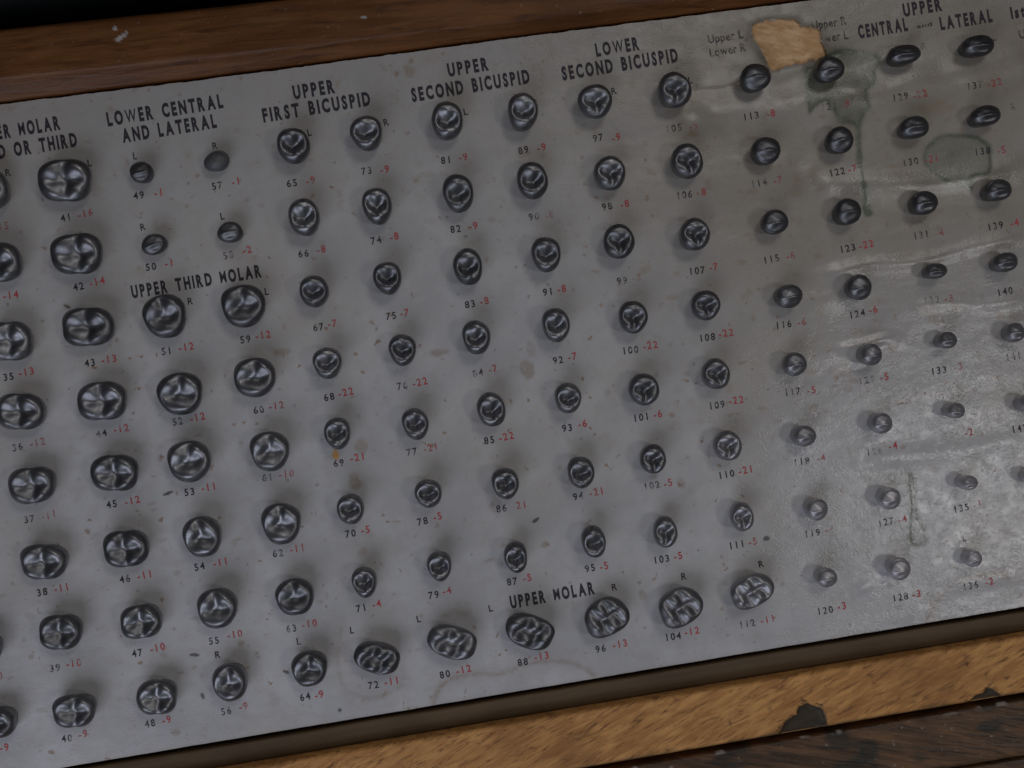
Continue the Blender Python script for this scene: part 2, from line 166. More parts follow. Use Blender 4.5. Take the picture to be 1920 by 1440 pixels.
BLOTS = [(12.56, -1.14, 1.53, 2.41, 0.5), (13.94, 2.59, 1.09, 1.97, 0.3), (-5.05, 4.93, 2.41, 0.88, 0.5), (1.39, -28.68, 1.53, 2.41, 0.35), (-26.83, -19.0, 1.31, 2.19, 0.45), (-24.23, -11.89, 1.53, 1.97, 0.4), (-2.22, 63.88, 1.31, 1.53, 0.5), (10.07, -38.03, 1.09, 0.77, 0.55), (40.52, -30.09, 1.09, 1.31, 0.4), (58.2, 49.27, 3.07, 1.97, 0.3), (77.96, -12.7, 2.74, 1.53, 0.3), (53.49, 35.33, 1.53, 2.19, 0.25), (-37.2, 10.15, 1.75, 0.77, 0.4), (-8.54, -48.52, 2.19, 2.63, 0.2), (28.81, -52.25, 0.88, 1.09, 0.4), (-79.0, -9.95, 1.09, 1.09, 0.2), (-79.32, 26.63, 1.09, 0.88, 0.35), (89.5, -8.85, 1.31, 0.99, 0.4), (89.36, -20.8, 2.19, 0.66, 0.5), (69.25, 34.04, 1.09, 3.29, 0.3), (113.08, -5.96, 0.88, 0.88, 0.5), (-71.4, -63.87, 0.99, 0.88, 0.4), (-98.11, -54.83, 0.88, 0.88, 0.3), (19.05, 43.08, 1.53, 0.88, 0.35), (-37.88, -42.51, 0.88, 0.55, 0.4), (-12.65, -49.53, 1.75, 0.44, 0.2), (-27.5, -33.64, 0.99, 0.99, 0.3), (-3.08, 41.76, 3.29, 0.66, 0.25), (74.95, 48.43, 2.19, 2.74, 0.35), (90.27, 43.85, 3.29, 2.19, 0.3), (73.79, 26.55, 1.97, 1.09, 0.25), (106.88, 39.64, 4.38, 1.97, 0.25), (-48.64, -7.08, 0.65, 0.57, 0.3477160912324162), (-72.21, 70.49, 1.06, 0.4, 0.23029928831400892), (112.44, -22.54, 1.06, 0.51, 0.3517204421632486), (-68.57, -16.52, 1.09, 0.53, 0.3823755568604471), (52.18, 44.54, 0.99, 0.57, 0.2503802978547137), (-98.09, -43.86, 0.74, 0.63, 0.4236438400766446), (42.48, -75.43, 0.67, 0.67, 0.2933863168152282), (90.64, -77.52, 0.41, 0.34, 0.22509608236994122), (106.69, -16.74, 0.88, 0.42, 0.3121728951487179), (-13.83, 14.45, 0.84, 0.56, 0.4312605312543326), (35.51, -75.37, 1.08, 0.76, 0.3613820626487555), (-71.01, -47.73, 1.17, 0.72, 0.3307322510422971), (57.93, 22.9, 1.06, 0.56, 0.24548723859586158), (-91.23, -43.4, 1.2, 0.32, 0.4001785963772506), (-4.33, 41.01, 0.59, 0.65, 0.4218301073884604), (-89.84, -10.21, 0.37, 0.63, 0.25928624380570225), (76.69, -89.77, 0.77, 0.77, 0.2529010160429017), (-82.84, -9.29, 0.36, 0.37, 0.2823808406850973), (37.34, 33.83, 0.37, 0.7, 0.2541491559748275), (95.21, -80.85, 0.66, 0.5, 0.3160218953777692), (34.77, -27.85, 0.82, 0.58, 0.44218637662718907), (9.65, -0.56, 0.96, 0.39, 0.25032605835224486), (107.5, -29.02, 0.81, 0.28, 0.2845631031411646), (33.9, 53.5, 0.87, 0.59, 0.1780241531883169), (34.12, -9.42, 0.92, 0.45, 0.3720850748097697), (67.17, 48.17, 0.38, 0.61, 0.44899167411587726), (-43.99, 4.48, 0.85, 0.43, 0.26918652680198707), (-29.38, 14.35, 0.85, 0.42, 0.27314810239867504), (74.32, 46.42, 0.83, 0.64, 0.25300500862302794), (-57.55, -42.01, 0.54, 0.37, 0.2905702961598463), (56.98, 38.48, 0.61, 0.44, 0.41006166746719264), (-14.0, -56.59, 0.48, 0.44, 0.35506971288774847), (89.1, -16.07, 0.53, 0.33, 0.31888828849251805), (-64.14, -41.33, 1.06, 0.36, 0.2435776426049538), (68.36, -39.92, 1.03, 0.44, 0.19890674133883204), (-43.02, -43.04, 0.57, 0.44, 0.2850717087620469), (-8.07, 5.31, 1.13, 0.35, 0.1613985383749437), (92.26, -77.95, 1.19, 0.49, 0.44504834991490694), (103.16, 14.33, 0.98, 0.69, 0.35889616015854725), (15.27, 18.56, 0.63, 0.39, 0.1804202872320587), (29.91, 16.56, 1.04, 0.3, 0.4310827845401026), (38.1, -75.08, 1.11, 0.72, 0.33308602120583547), (-99.05, -26.92, 0.48, 0.42, 0.3588688312914485), (13.78, 1.24, 1.15, 0.58, 0.2624057972253986), (-52.67, -50.96, 0.75, 0.66, 0.26555248905897855), (-56.78, -4.42, 1.04, 0.36, 0.3975015756646369), (89.26, -66.84, 1.05, 0.28, 0.3485821630900249), (93.03, 40.33, 0.57, 0.41, 0.31817985352800493), (-8.79, -3.49, 1.01, 0.27, 0.17645007679293795), (-62.17, 53.53, 0.39, 0.75, 0.416334680421768), (-78.81, 3.67, 0.61, 0.43, 0.2653868674914474), (35.61, -26.71, 0.64, 0.37, 0.2586328909442566), (-72.31, -4.83, 0.96, 0.46, 0.18397036902621572), (-57.07, 18.15, 0.86, 0.66, 0.27407940455528296), (67.49, -37.06, 0.71, 0.46, 0.30884548059115624), (51.06, -5.65, 0.94, 0.5, 0.23352498893137802), (9.88, -37.88, 0.39, 0.48, 0.28775651692680837), (77.39, -83.55, 0.66, 0.72, 0.3972750689171653), (-41.89, 3.04, 0.44, 0.67, 0.35868688102765034), (82.18, -63.71, 0.91, 0.64, 0.3291531863778189), (-77.23, -8.53, 0.33, 0.34, 0.3922912060961281), (-78.26, 60.54, 0.42, 0.71, 0.2137460814851071), (-99.09, -40.34, 0.43, 0.69, 0.36206043082905065), (67.75, -84.2, 0.84, 0.67, 0.1708807809566976), (62.75, -20.41, 0.95, 0.33, 0.38468947641532153), (108.19, 36.44, 0.61, 0.55, 0.408417799347649), (-39.76, 42.41, 0.55, 0.58, 0.38606299283196854), (-12.56, 11.92, 0.68, 0.45, 0.2854652953885072), (-79.35, 4.01, 1.18, 0.48, 0.38422270022427574), (-67.76, -24.48, 0.99, 0.61, 0.3151276229744242), (0.13, -28.89, 1.11, 0.35, 0.18875821925243366), (49.8, -76.03, 0.78, 0.49, 0.3756731922733156), (-53.19, 32.3, 0.5, 0.56, 0.2544542585345861), (-53.05, -26.94, 1.16, 0.42, 0.3715999874218422), (-19.21, -55.45, 0.84, 0.41, 0.22528146335607913), (-91.13, 8.79, 0.66, 0.36, 0.26814110690092746), (-36.37, -41.38, 0.45, 0.76, 0.30387695871626297), (28.12, -8.72, 1.06, 0.68, 0.3271363741780152), (-2.09, -39.51, 1.08, 0.47, 0.38007653239783123), (104.89, -20.92, 0.53, 0.39, 0.3753065072983489), (33.45, -79.27, 1.08, 0.39, 0.21688695037916497), (-36.53, 40.88, 0.95, 0.7, 0.42992799997428777), (-52.22, -51.52, 0.6, 0.48, 0.3786905297612344), (-69.81, 59.13, 1.06, 0.42, 0.26699832540532265), (19.64, -36.7, 0.33, 0.44, 0.2908664024912022), (10.08, 30.47, 0.84, 0.74, 0.277275999766794), (24.28, 41.04, 0.57, 0.6, 0.19375870161895284), (79.61, -79.95, 0.41, 0.74, 0.27226702260619773), (58.44, -54.74, 0.59, 0.61, 0.3562235114221717), (76.32, 12.33, 0.99, 0.75, 0.3618475150303111), (22.69, 42.11, 0.76, 0.45, 0.37542799240594427), (42.73, -25.0, 0.49, 0.59, 0.34926533196019066), (-68.38, -52.28, 0.9, 0.33, 0.4395532246525169), (-63.76, 25.02, 0.96, 0.57, 0.3264771481616042), (38.55, -8.92, 0.6, 0.36, 0.1805788823383024), (46.5, -52.35, 0.8, 0.64, 0.2677667037394374), (-39.35, 13.94, 1.09, 0.29, 0.3114135381682248), (-51.7, -38.08, 0.64, 0.44, 0.28100165810040845), (9.39, -48.63, 0.64, 0.69, 0.19363926444556395), (-32.16, 52.41, 0.43, 0.66, 0.37818679819723844), (-51.72, 42.95, 0.69, 0.64, 0.4047244532035514), (57.02, -30.94, 0.46, 0.47, 0.21809153440159534), (10.94, -20.12, 0.51, 0.4, 0.3944988829486459), (-96.89, -35.35, 1.11, 0.74, 0.2749438909797687), (15.86, -23.0, 0.88, 0.76, 0.3659890405243845), (-42.95, -52.36, 0.75, 0.57, 0.3780503151581585), (-101.8, -29.97, 0.91, 0.52, 0.31709190731872633), (5.15, 33.57, 0.79, 0.29, 0.3101341125206232), (38.52, -7.01, 0.82, 0.75, 0.4276151092781333), (-75.13, -37.47, 0.87, 0.3, 0.26797030467914673), (-39.31, 56.54, 0.8, 0.73, 0.2569352558143748), (80.72, -49.47, 0.45, 0.7, 0.34033777723166436), (92.34, -54.44, 0.98, 0.44, 0.40200409249607405), (90.19, -74.95, 0.71, 0.65, 0.30550052802818295), (-63.98, 65.16, 0.4, 0.37, 0.20824667809492536), (1.69, -37.11, 0.8, 0.48, 0.35477268119682104), (-33.13, 1.61, 0.99, 0.47, 0.21417671826938384), (86.35, -53.98, 0.65, 0.46, 0.31879934510930397), (32.92, 24.99, 0.33, 0.38, 0.394954078576632), (-66.16, 7.51, 0.5, 0.38, 0.21122917425154597), (-6.11, 38.83, 0.35, 0.33, 0.21046987632529562), (14.28, 50.91, 0.35, 0.49, 0.28232289098092667), (59.22, 45.29, 0.68, 0.47, 0.16799895504628146), (111.41, 13.51, 0.41, 0.51, 0.20942774176518164), (35.71, 7.27, 0.44, 0.3, 0.3783028756621578), (-46.37, -41.63, 0.74, 0.73, 0.250164446432672), (-40.03, 30.46, 1.04, 0.58, 0.2634217424326635), (-81.25, -21.08, 1.18, 0.57, 0.16109687619981441), (-81.08, 61.14, 0.48, 0.29, 0.17618309286781778), (30.29, -70.41, 0.5, 0.75, 0.30306336791809596), (61.57, -78.13, 1.15, 0.29, 0.25141690452004983), (19.29, -75.13, 0.41, 0.42, 0.4149716861838024), (-70.5, 17.97, 0.62, 0.61, 0.4385558202925445), (-65.97, -31.63, 0.97, 0.69, 0.3260009645504573), (99.28, -5.1, 0.69, 0.39, 0.39383954994992676), (7.67, 22.5, 0.48, 0.63, 0.34171139265982414), (53.43, -1.25, 0.76, 0.35, 0.3732091784886976), (-90.89, 10.5, 0.99, 0.61, 0.18912622687239672), (-55.42, -47.97, 0.89, 0.71, 0.4216774046007816), (-12.52, -62.69, 0.97, 0.44, 0.27102792099490736), (-79.4, 18.06, 1.17, 0.33, 0.3306683523460993), (-64.62, 59.97, 0.9, 0.39, 0.1746460033453514), (-68.36, -17.91, 0.84, 0.28, 0.22897739757784175), (111.76, 13.28, 0.82, 0.48, 0.39434445390224526), (22.21, -53.17, 0.8, 0.37, 0.21328293954370636), (-87.4, -40.06, 0.43, 0.29, 0.44992457039968126), (-64.32, -53.44, 0.4, 0.5, 0.226825788823054), (73.68, -37.01, 0.89, 0.65, 0.42151007644715555), (-27.63, -18.75, 0.72, 0.33, 0.4106136609876285), (19.54, -56.44, 0.51, 0.54, 0.29925223491925135), (104.03, 43.19, 0.67, 0.59, 0.2678817658199586), (83.25, -4.44, 0.75, 0.68, 0.40146732613200886), (62.81, 28.43, 1.31, 0.51, 0.3577074174564473), (54.84, 39.84, 0.49, 0.84, 0.4315907344571024), (104.23, -27.29, 0.93, 0.84, 0.38392915362970104), (70.82, -18.92, 1.22, 0.85, 0.3710476772742546), (103.52, 17.79, 1.31, 0.83, 0.32301092512436413), (118.12, 32.76, 0.42, 0.72, 0.32357435022205455), (81.93, 3.2, 0.37, 0.74, 0.31899582686229466), (78.97, 26.38, 1.06, 0.74, 0.32182577651544897), (55.28, 33.52, 0.73, 0.37, 0.288302888138795), (99.26, -4.27, 1.29, 0.86, 0.46903594887676575), (76.72, 40.85, 0.64, 0.58, 0.3814851138714268), (86.9, 24.01, 1.17, 0.48, 0.36578950728008475), (107.25, -13.82, 0.62, 0.46, 0.45166754260578723), (50.43, 47.13, 0.85, 0.62, 0.29143235078102103), (52.51, 41.26, 1.09, 0.58, 0.4948224126652516), (97.67, -25.66, 0.36, 0.43, 0.25329699418845053), (79.04, 26.87, 0.38, 0.63, 0.2734544080682448), (71.21, 35.08, 1.12, 0.56, 0.3150887439763793), (49.38, 24.43, 0.95, 0.7, 0.47813806265849546), (108.02, 29.44, 0.46, 0.74, 0.44737678284277427), (78.87, -11.15, 0.87, 0.48, 0.2921844852070552), (44.87, 8.73, 1.21, 0.82, 0.366871734189123), (89.33, -20.39, 1.13, 0.66, 0.3536068934408104), (87.38, 38.5, 0.51, 0.7, 0.49802828735147564), (86.7, 20.3, 0.68, 0.58, 0.4507365510902813), (73.18, -20.17, 0.48, 0.5, 0.38049960515975634), (71.46, -11.52, 1.14, 0.84, 0.40311589887996696), (46.68, 13.72, 0.87, 0.6, 0.31996237446650905), (92.8, -19.63, 0.43, 0.69, 0.34282561397859956), (78.54, -16.11, 1.27, 0.68, 0.2987717656630581), (117.16, 33.17, 0.71, 0.78, 0.3290490471744894), (59.88, -17.31, 1.26, 0.5, 0.348133758744555), (70.39, 44.1, 0.58, 0.87, 0.26981539930254805), (65.74, 39.55, 0.41, 0.62, 0.43575476041489514), (105.71, 0.09, 1.13, 0.33, 0.32054889756135485), (121.49, 41.16, 0.59, 0.59, 0.31696578914188284), (90.89, 47.49, 0.56, 0.85, 0.2860541868021385), (116.06, 33.59, 1.31, 0.7, 0.4117327295402583), (61.02, 51.42, 1.08, 0.42, 0.297399594725384), (101.67, -18.19, 0.38, 0.85, 0.3836791742858846), (78.08, 44.82, 0.71, 0.87, 0.3201919218608724), (59.15, 44.75, 0.45, 0.52, 0.47874101736335994), (54.61, 41.86, 1.25, 0.87, 0.49498091168401137), (65.1, 27.78, 1.27, 0.59, 0.42585292988805523), (74.0, 52.02, 0.67, 0.74, 0.4454841845528065), (87.66, 15.84, 0.86, 0.57, 0.38360898095415763), (110.39, 32.71, 0.91, 0.84, 0.46208598790238764), (52.99, -17.25, 1.16, 0.42, 0.3164728821068003), (65.46, 50.87, 1.29, 0.55, 0.4681705034857307), (59.48, 54.77, 1.19, 0.76, 0.49789006368990807), (95.59, 9.87, 1.08, 0.38, 0.3850953254492806), (81.96, 41.21, 0.92, 0.51, 0.3765969566324413), (74.93, 29.06, 0.68, 0.66, 0.49512494862665135), (110.28, -18.58, 1.15, 0.49, 0.49417957160174064), (69.59, 44.86, 0.82, 0.73, 0.3352533294425361), (95.47, 28.66, 1.28, 0.58, 0.3694651263477733), (80.02, -14.74, 1.3, 0.62, 0.3603888396072512), (95.94, 45.02, 0.75, 0.79, 0.4443523181438597), (45.46, -7.64, 0.71, 0.87, 0.3416539123542576), (60.5, 13.54, 1.2, 0.56, 0.4668681740566808), (99.44, 21.94, 0.62, 0.61, 0.34975314035872695), (70.92, 3.96, 1.19, 0.65, 0.2865494924101361), (62.99, 26.83, 0.93, 0.4, 0.27038739288062863), (71.45, 32.3, 0.36, 0.62, 0.48032887710970573), (81.87, -4.39, 1.14, 0.79, 0.4782617356870838), (75.64, 0.85, 0.45, 0.81, 0.3445595451162322), (75.69, -15.23, 0.61, 0.43, 0.4558974470452756), (94.35, 44.06, 0.36, 0.52, 0.25187109502072536), (110.54, 33.98, 0.6, 0.54, 0.37792864932824344), (75.61, 5.01, 0.98, 0.57, 0.27425960570649843), (115.51, -6.12, 0.41, 0.57, 0.4383930857219599), (123.82, 41.07, 0.34, 0.59, 0.3555257034140815), (107.59, -15.38, 0.66, 0.56, 0.3957141306735713), (114.18, 32.01, 0.71, 0.38, 0.4103198415004351), (42.1, -13.31, 0.84, 0.64, 0.27132078107444035), (62.74, 19.34, 1.17, 0.62, 0.32115474966142654), (116.09, -3.9, 0.85, 0.44, 0.3246396115845718), (116.17, 37.05, 0.85, 0.67, 0.338714834889118), (97.23, -20.21, 1.17, 0.73, 0.3008950733524959), (50.51, 24.01, 0.64, 0.43, 0.4678439569729842), (57.35, -7.09, 1.25, 0.39, 0.47839436773442745), (77.93, 36.77, 0.51, 0.35, 0.37468927772137717), (69.42, -11.23, 1.15, 0.36, 0.3503288577625874), (77.75, 39.44, 0.58, 0.47, 0.4235312174367266), (74.92, 44.98, 0.55, 0.57, 0.39120950022395085), (60.98, 1.84, 0.54, 0.7, 0.4023395594811599), (55.24, -1.22, 0.72, 0.62, 0.39944267864756355), (92.31, 16.79, 0.38, 0.76, 0.4649081313184009)]
SPECKS = [(9.21, -32.79, 0.99, 0.38, 25), (-65.13, -15.0, 1.2, 0.38, 15), (-64.84, -57.67, 0.44, 0.77, 20), (-37.42, -65.36, 0.49, 0.49, 0), (56.53, -44.54, 0.77, 0.55, 0), (56.77, 51.74, 0.44, 0.44, 0), (53.34, 55.97, 0.33, 0.33, 0), (69.94, 60.13, 0.44, 0.44, 0), (68.46, 59.45, 0.33, 0.33, 0), (4.03, 27.99, 0.38, 0.38, 0), (43.66, 37.85, 0.33, 0.44, 0), (-79.26, 26.29, 0.77, 0.33, -40), (-47.03, -55.62, 0.66, 0.33, -30), (-65.1, -48.97, 1.09, 0.33, -10), (89.9, -21.0, 0.99, 0.33, -5), (65.64, -94.91, 0.33, 0.33, 0), (6.32, -13.44, 0.24, 0.23, -22.279962743729385), (-51.4, -32.2, 0.43, 0.15, -59.46327443637705), (12.28, 32.93, 0.36, 0.15, -27.880011627893964), (33.7, 38.02, 0.31, 0.22, 2.6641750669738755), (10.94, -47.95, 0.29, 0.17, -9.937194896318715), (80.64, 19.46, 0.19, 0.21, -6.31021552641775), (-36.8, -43.45, 0.41, 0.18, -58.61197061254883), (73.14, -44.47, 0.24, 0.11, -21.431197427503008), (59.89, 5.13, 0.3, 0.18, 30.02006802378439), (48.4, -18.27, 0.27, 0.12, -6.473656441645929), (-30.34, -24.74, 0.21, 0.16, 36.4540673124295), (-9.99, -10.5, 0.19, 0.12, 2.1278386993564453), (-49.62, 4.26, 0.21, 0.12, -4.501876935920308), (88.8, -61.53, 0.31, 0.16, 52.070675361606725), (-31.33, 23.77, 0.42, 0.12, -53.75620196170459), (6.3, 3.72, 0.24, 0.24, 37.67001068768585), (23.87, -8.17, 0.22, 0.14, -58.25059824439569), (64.19, -41.25, 0.41, 0.12, -24.425359489393074), (65.31, 19.19, 0.29, 0.24, 20.78780398205437), (68.81, 25.79, 0.35, 0.14, -1.0559062358877966), (-22.57, -43.23, 0.37, 0.18, -22.468573070348), (-10.33, -37.43, 0.23, 0.18, -10.277028591334883), (-4.25, 51.01, 0.21, 0.19, 34.638093896892016), (61.74, -13.54, 0.43, 0.22, -27.284491936186498), (-7.28, 51.84, 0.32, 0.21, -50.52798034973068), (-42.98, 43.84, 0.43, 0.21, 1.8470813979990623), (64.25, 28.37, 0.31, 0.2, -12.454036233509427), (-50.74, 47.57, 0.34, 0.23, 43.42603138503786), (-79.86, 58.32, 0.38, 0.16, 5.306194824380803), (108.08, -33.73, 0.24, 0.2, 59.76251536313099), (-37.41, -20.49, 0.21, 0.11, -2.1887234386950922), (-33.3, -53.39, 0.19, 0.21, 13.382578779802422), (72.46, -8.11, 0.35, 0.15, 33.04973741671111), (-5.31, -37.78, 0.26, 0.14, 10.096202738053684), (-66.85, 29.17, 0.32, 0.18, -11.694036344079521), (-23.29, 56.47, 0.17, 0.15, 36.42469931770427), (27.9, 20.27, 0.37, 0.19, -19.479807524162652), (56.84, -14.75, 0.28, 0.15, 52.448783954008306), (69.21, -14.16, 0.19, 0.23, -9.840284531100735), (35.71, -1.5, 0.2, 0.24, 39.818816877060165), (-26.18, -57.92, 0.2, 0.18, 2.4410490967751812), (-48.31, -45.36, 0.28, 0.11, 3.173973600718277), (-91.94, -12.73, 0.4, 0.23, 54.24808203181182), (48.6, 12.37, 0.29, 0.15, 23.3985062225564), (-65.38, -7.36, 0.19, 0.24, 54.741044538909264), (109.56, 16.36, 0.19, 0.21, -3.706163539094071), (63.87, -14.31, 0.34, 0.12, -20.862151355387226), (3.71, -58.54, 0.17, 0.12, -21.150404959723957), (97.58, -9.31, 0.36, 0.18, 13.091976254630538), (0.95, -15.26, 0.17, 0.15, -28.567613335090428), (-37.87, 6.14, 0.23, 0.16, -18.065240319141807), (50.5, -65.74, 0.29, 0.14, 19.569091558460144), (-72.74, 38.98, 0.32, 0.19, 31.022593630461582), (-46.01, 51.37, 0.21, 0.18, 29.37891623554296), (86.26, -24.65, 0.26, 0.17, 55.20074185919539), (52.09, -41.38, 0.26, 0.2, 27.302453643725826), (-40.96, 35.36, 0.22, 0.19, -17.053226900070158), (62.91, 34.0, 0.37, 0.17, 14.582481530743138), (11.6, 3.03, 0.22, 0.16, -17.528539502486566), (45.49, -59.9, 0.22, 0.23, -36.04180362440121)]
ORANGE = [(-29.83, -12.67, 0.77, 1.09)]
RIDGES = [([(55.23, 46.34), (70.9, 44.53), (81.36, 45.54), (93.86, 44.78), (107.91, 46.29), (127.82, 47.84)], 3.2, 0.55), ([(63.43, 40.58), (74.76, 39.98), (88.89, 42.36)], 2.5, 0.25), ([(77.41, 27.69), (90.86, 25.62), (102.16, 24.23), (116.0, 24.03), (124.36, 25.6)], 2.4, 0.5), ([(76.61, 7.97), (85.98, 9.12), (97.34, 8.14), (110.24, 9.32), (121.94, 10.0)], 1.6, 0.4), ([(93.61, -0.96), (102.77, -1.49), (110.63, -3.07), (119.9, -3.15)], 1.4, 0.3), ([(76.41, -7.91), (82.23, -7.47), (87.49, -6.93), (90.87, -7.47)], 1.2, 0.38), ([(70.1, 3.09), (75.87, 3.32), (81.72, 3.99)], 2.6, 0.4), ([(6.35, 23.48), (23.29, 23.65), (40.39, 24.37)], 3, 0.15), ([(35.81, 31.28), (58.7, 32.27), (75.95, 33.01)], 4, 0.2), ([(-25.15, 8.8), (-15.99, 10.15), (-2.34, 11.36)], 2.0, 0.15), ([(75.71, -12.35), (85.99, -12.85)], 2, -0.25), ([(71.34, 47.28), (102.37, 55.06)], 4, -0.2), ([(85.24, 19.11), (103.41, 17.44), (123.32, 18.92)], 3, -0.25), ([(79.66, -31.21), (95.6, -32.65), (115.35, -32.42)], 2, 0.25), ([(71.84, -59.06), (77.89, -57.21)], 1.2, 0.3), ([(91.24, -60.57), (111.01, -60.4)], 2, 0.2)]

# ------------------------------------------------------------------ numeric helpers
def vnoise(x, y, seed=0):
    xi = np.floor(x).astype(np.int64); yi = np.floor(y).astype(np.int64); fx = x - xi; fy = y - yi
    fx = fx*fx*(3-2*fx); fy = fy*fy*(3-2*fy)
    def h(a, b):
        n = (a*374761393 + b*668265263 + seed*974711) & 0x7fffffff
        n = ((n ^ (n >> 13))*1274126177) & 0x7fffffff
        return ((n ^ (n >> 16)) & 0xffff)/65535.0
    return (h(xi, yi)*(1-fx)+h(xi+1, yi)*fx)*(1-fy) + (h(xi, yi+1)*(1-fx)+h(xi+1, yi+1)*fx)*fy

def fbm(x, y, seed=0, o=3):
    s = 0; a = .5
    for k in range(o): s = s + a*vnoise(x*2**k, y*2**k, seed+k*17); a *= .5
    return s/(1-.5**o)

def seg_dist(x, y, pts, closed=False):
    d = np.full(x.shape, 1e9); n = len(pts)
    for i in range(n if closed else n-1):
        ax, ay = pts[i]; bx, by = pts[(i+1) % n]
        dx, dy = bx-ax, by-ay; t = np.clip(((x-ax)*dx+(y-ay)*dy)/(dx*dx+dy*dy+1e-12), 0, 1)
        d = np.minimum(d, (x-ax-t*dx)**2+(y-ay-t*dy)**2)
    return np.sqrt(d)

def inside(x, y, pts):
    r = np.zeros(x.shape, bool); n = len(pts)
    for i in range(n):
        ax, ay = pts[i]; bx, by = pts[(i+1) % n]
        c = ((ay > y) != (by > y)) & (x < (bx-ax)*(y-ay)/(by-ay+1e-12)+ax)
        r ^= c
    return r

def smooth(pts, closed=False, n=5):
    out = []; m = len(pts)
    for i in range(m if closed else m-1):
        if closed: p = [pts[(i+k) % m] for k in (-1, 0, 1, 2)]
        else: p = [pts[max(0, min(m-1, i+k))] for k in (-1, 0, 1, 2)]
        for j in range(n):
            t = j/n
            out.append(tuple(.5*(2*p[1][a]+(p[2][a]-p[0][a])*t+(2*p[0][a]-5*p[1][a]+4*p[2][a]-p[3][a])*t*t+(3*p[1][a]-p[0][a]-3*p[2][a]+p[3][a])*t**3) for a in (0, 1)))
    if not closed: out.append(pts[-1])
    return out

def sstep(a, b, x):
    t = np.clip((x-a)/(b-a), 0, 1); return t*t*(3-2*t)

RIDGES = [(smooth(p, n=4), w_, h_) for p, w_, h_ in RIDGES]
TEAR_LINE = smooth(TEAR, n=4)
tx = np.array([p[0] for p in TEAR]); ty = np.array([p[1] for p in TEAR])

def paper_z(x, y):                       # mm, the buckled sheet
    x = np.asarray(x, float); y = np.asarray(y, float)
    z = .10*(fbm(x/30+5, y/18, 3)-.5) + .05*(fbm(x/5, y/5, 9)-.5)
    for p, w_, h_ in RIDGES:
        d = seg_dist(x, y, p); ends = np.minimum(np.hypot(x-p[0][0], y-p[0][1]), np.hypot(x-p[-1][0], y-p[-1][1]))
        z = z + h_*np.exp(-(d/w_)**2)*sstep(0, 6, ends+1.5)*(.75+.5*vnoise(x/6, y/6, 21))
    d = seg_dist(x, y, TEAR_LINE); up = y > np.interp(x, tx, ty)     # torn upper layer stands a little proud
    along = sstep(TEAR[0][0]-1, TEAR[0][0]+3, x)*(1-sstep(TEAR[-1][0], TEAR[-1][0]+6, x))
    z = z + np.where(up, .38*np.exp(-d/3.0)*along, 0)
    return z + .42*np.exp(-seg_dist(x, y, HOLE, True)/.8)      # lip round the torn patch

# ------------------------------------------------------------------ object helpers
def link_mesh(name, verts, faces, mat, parent=None, smooth_shade=True, attrs=None):
    me = bpy.data.meshes.new(name)
    v = np.asarray(verts, np.float32); me.from_pydata(v.tolist(), [], faces) if not isinstance(faces, np.ndarray) else None
    if isinstance(faces, np.ndarray):
        nf, k = faces.shape
        me.vertices.add(len(v)); me.vertices.foreach_set('co', v.ravel())
        me.loops.add(nf*k); me.loops.foreach_set('vertex_index', faces.ravel().astype(np.int32))
        me.polygons.add(nf); me.polygons.foreach_set('loop_start', np.arange(0, nf*k, k, dtype=np.int32))
        me.update(calc_edges=True)
    me.polygons.foreach_set('use_smooth', np.full(len(me.polygons), smooth_shade))
    for m in (mat if isinstance(mat, (list, tuple)) else [mat]): me.materials.append(m)
    for k_, a in (attrs or {}).items():
        at = me.attributes.new(k_, 'FLOAT', 'POINT'); at.data.foreach_set('value', np.asarray(a, np.float32))
    me.update(); me.validate()
    o = bpy.data.objects.new(name, me); COL.objects.link(o)
    if parent: o.parent = parent
    return o

def tag(o, label=None, cat=None, group=None, kind=None):
    if label: o['label'] = label
    if cat: o['category'] = cat
    if group: o['group'] = group
    if kind: o['kind'] = kind
    return o

def empty(name, loc=(0, 0, 0)):
    o = bpy.data.objects.new(name, None); COL.objects.link(o); o.location = loc; o.empty_display_size = .01
    return o

def grid_faces(nx, ny, keep=None):       # verts index j*nx+i
    i, j = np.meshgrid(np.arange(nx-1), np.arange(ny-1)); a = (j*nx+i).ravel()
    f = np.stack([a, a+1, a+1+nx, a+nx], 1)
    return f if keep is None else f[keep]

def loft(name, xs, prof, mat, parent, yoff=None, edit=None, attrs=None):
    """a moulding: profile (y,z in mm, running once round) swept along x; yoff(x) shifts it, edit changes the vertices"""
    xs = np.asarray(xs, float); P = np.asarray(prof, float); nx, n = len(xs), len(P)
    X = np.repeat(xs[None, :], n, 0); Y = np.repeat(P[:, :1], nx, 1); Z = np.repeat(P[:, 1:], nx, 1)
    if yoff is not None: Y = Y + yoff(X)
    A = {}
    if edit: X, Y, Z, A = edit(X, Y, Z)
    v = np.stack([X.ravel(), Y.ravel(), Z.ravel()], 1)*MM
    i, j = np.meshgrid(np.arange(nx-1), np.arange(n)); a = (j*nx+i).ravel(); b = (((j+1) % n)*nx+i).ravel()
    faces = np.stack([a, a+1, b+1, b], 1)
    fl = faces.tolist(); fl.append([k*nx for k in range(n)][::-1]); fl.append([k*nx+nx-1 for k in range(n)])
    me_o = link_mesh(name, v, fl, mat, parent, True, {k: q.ravel() for k, q in A.items()})
    return me_o

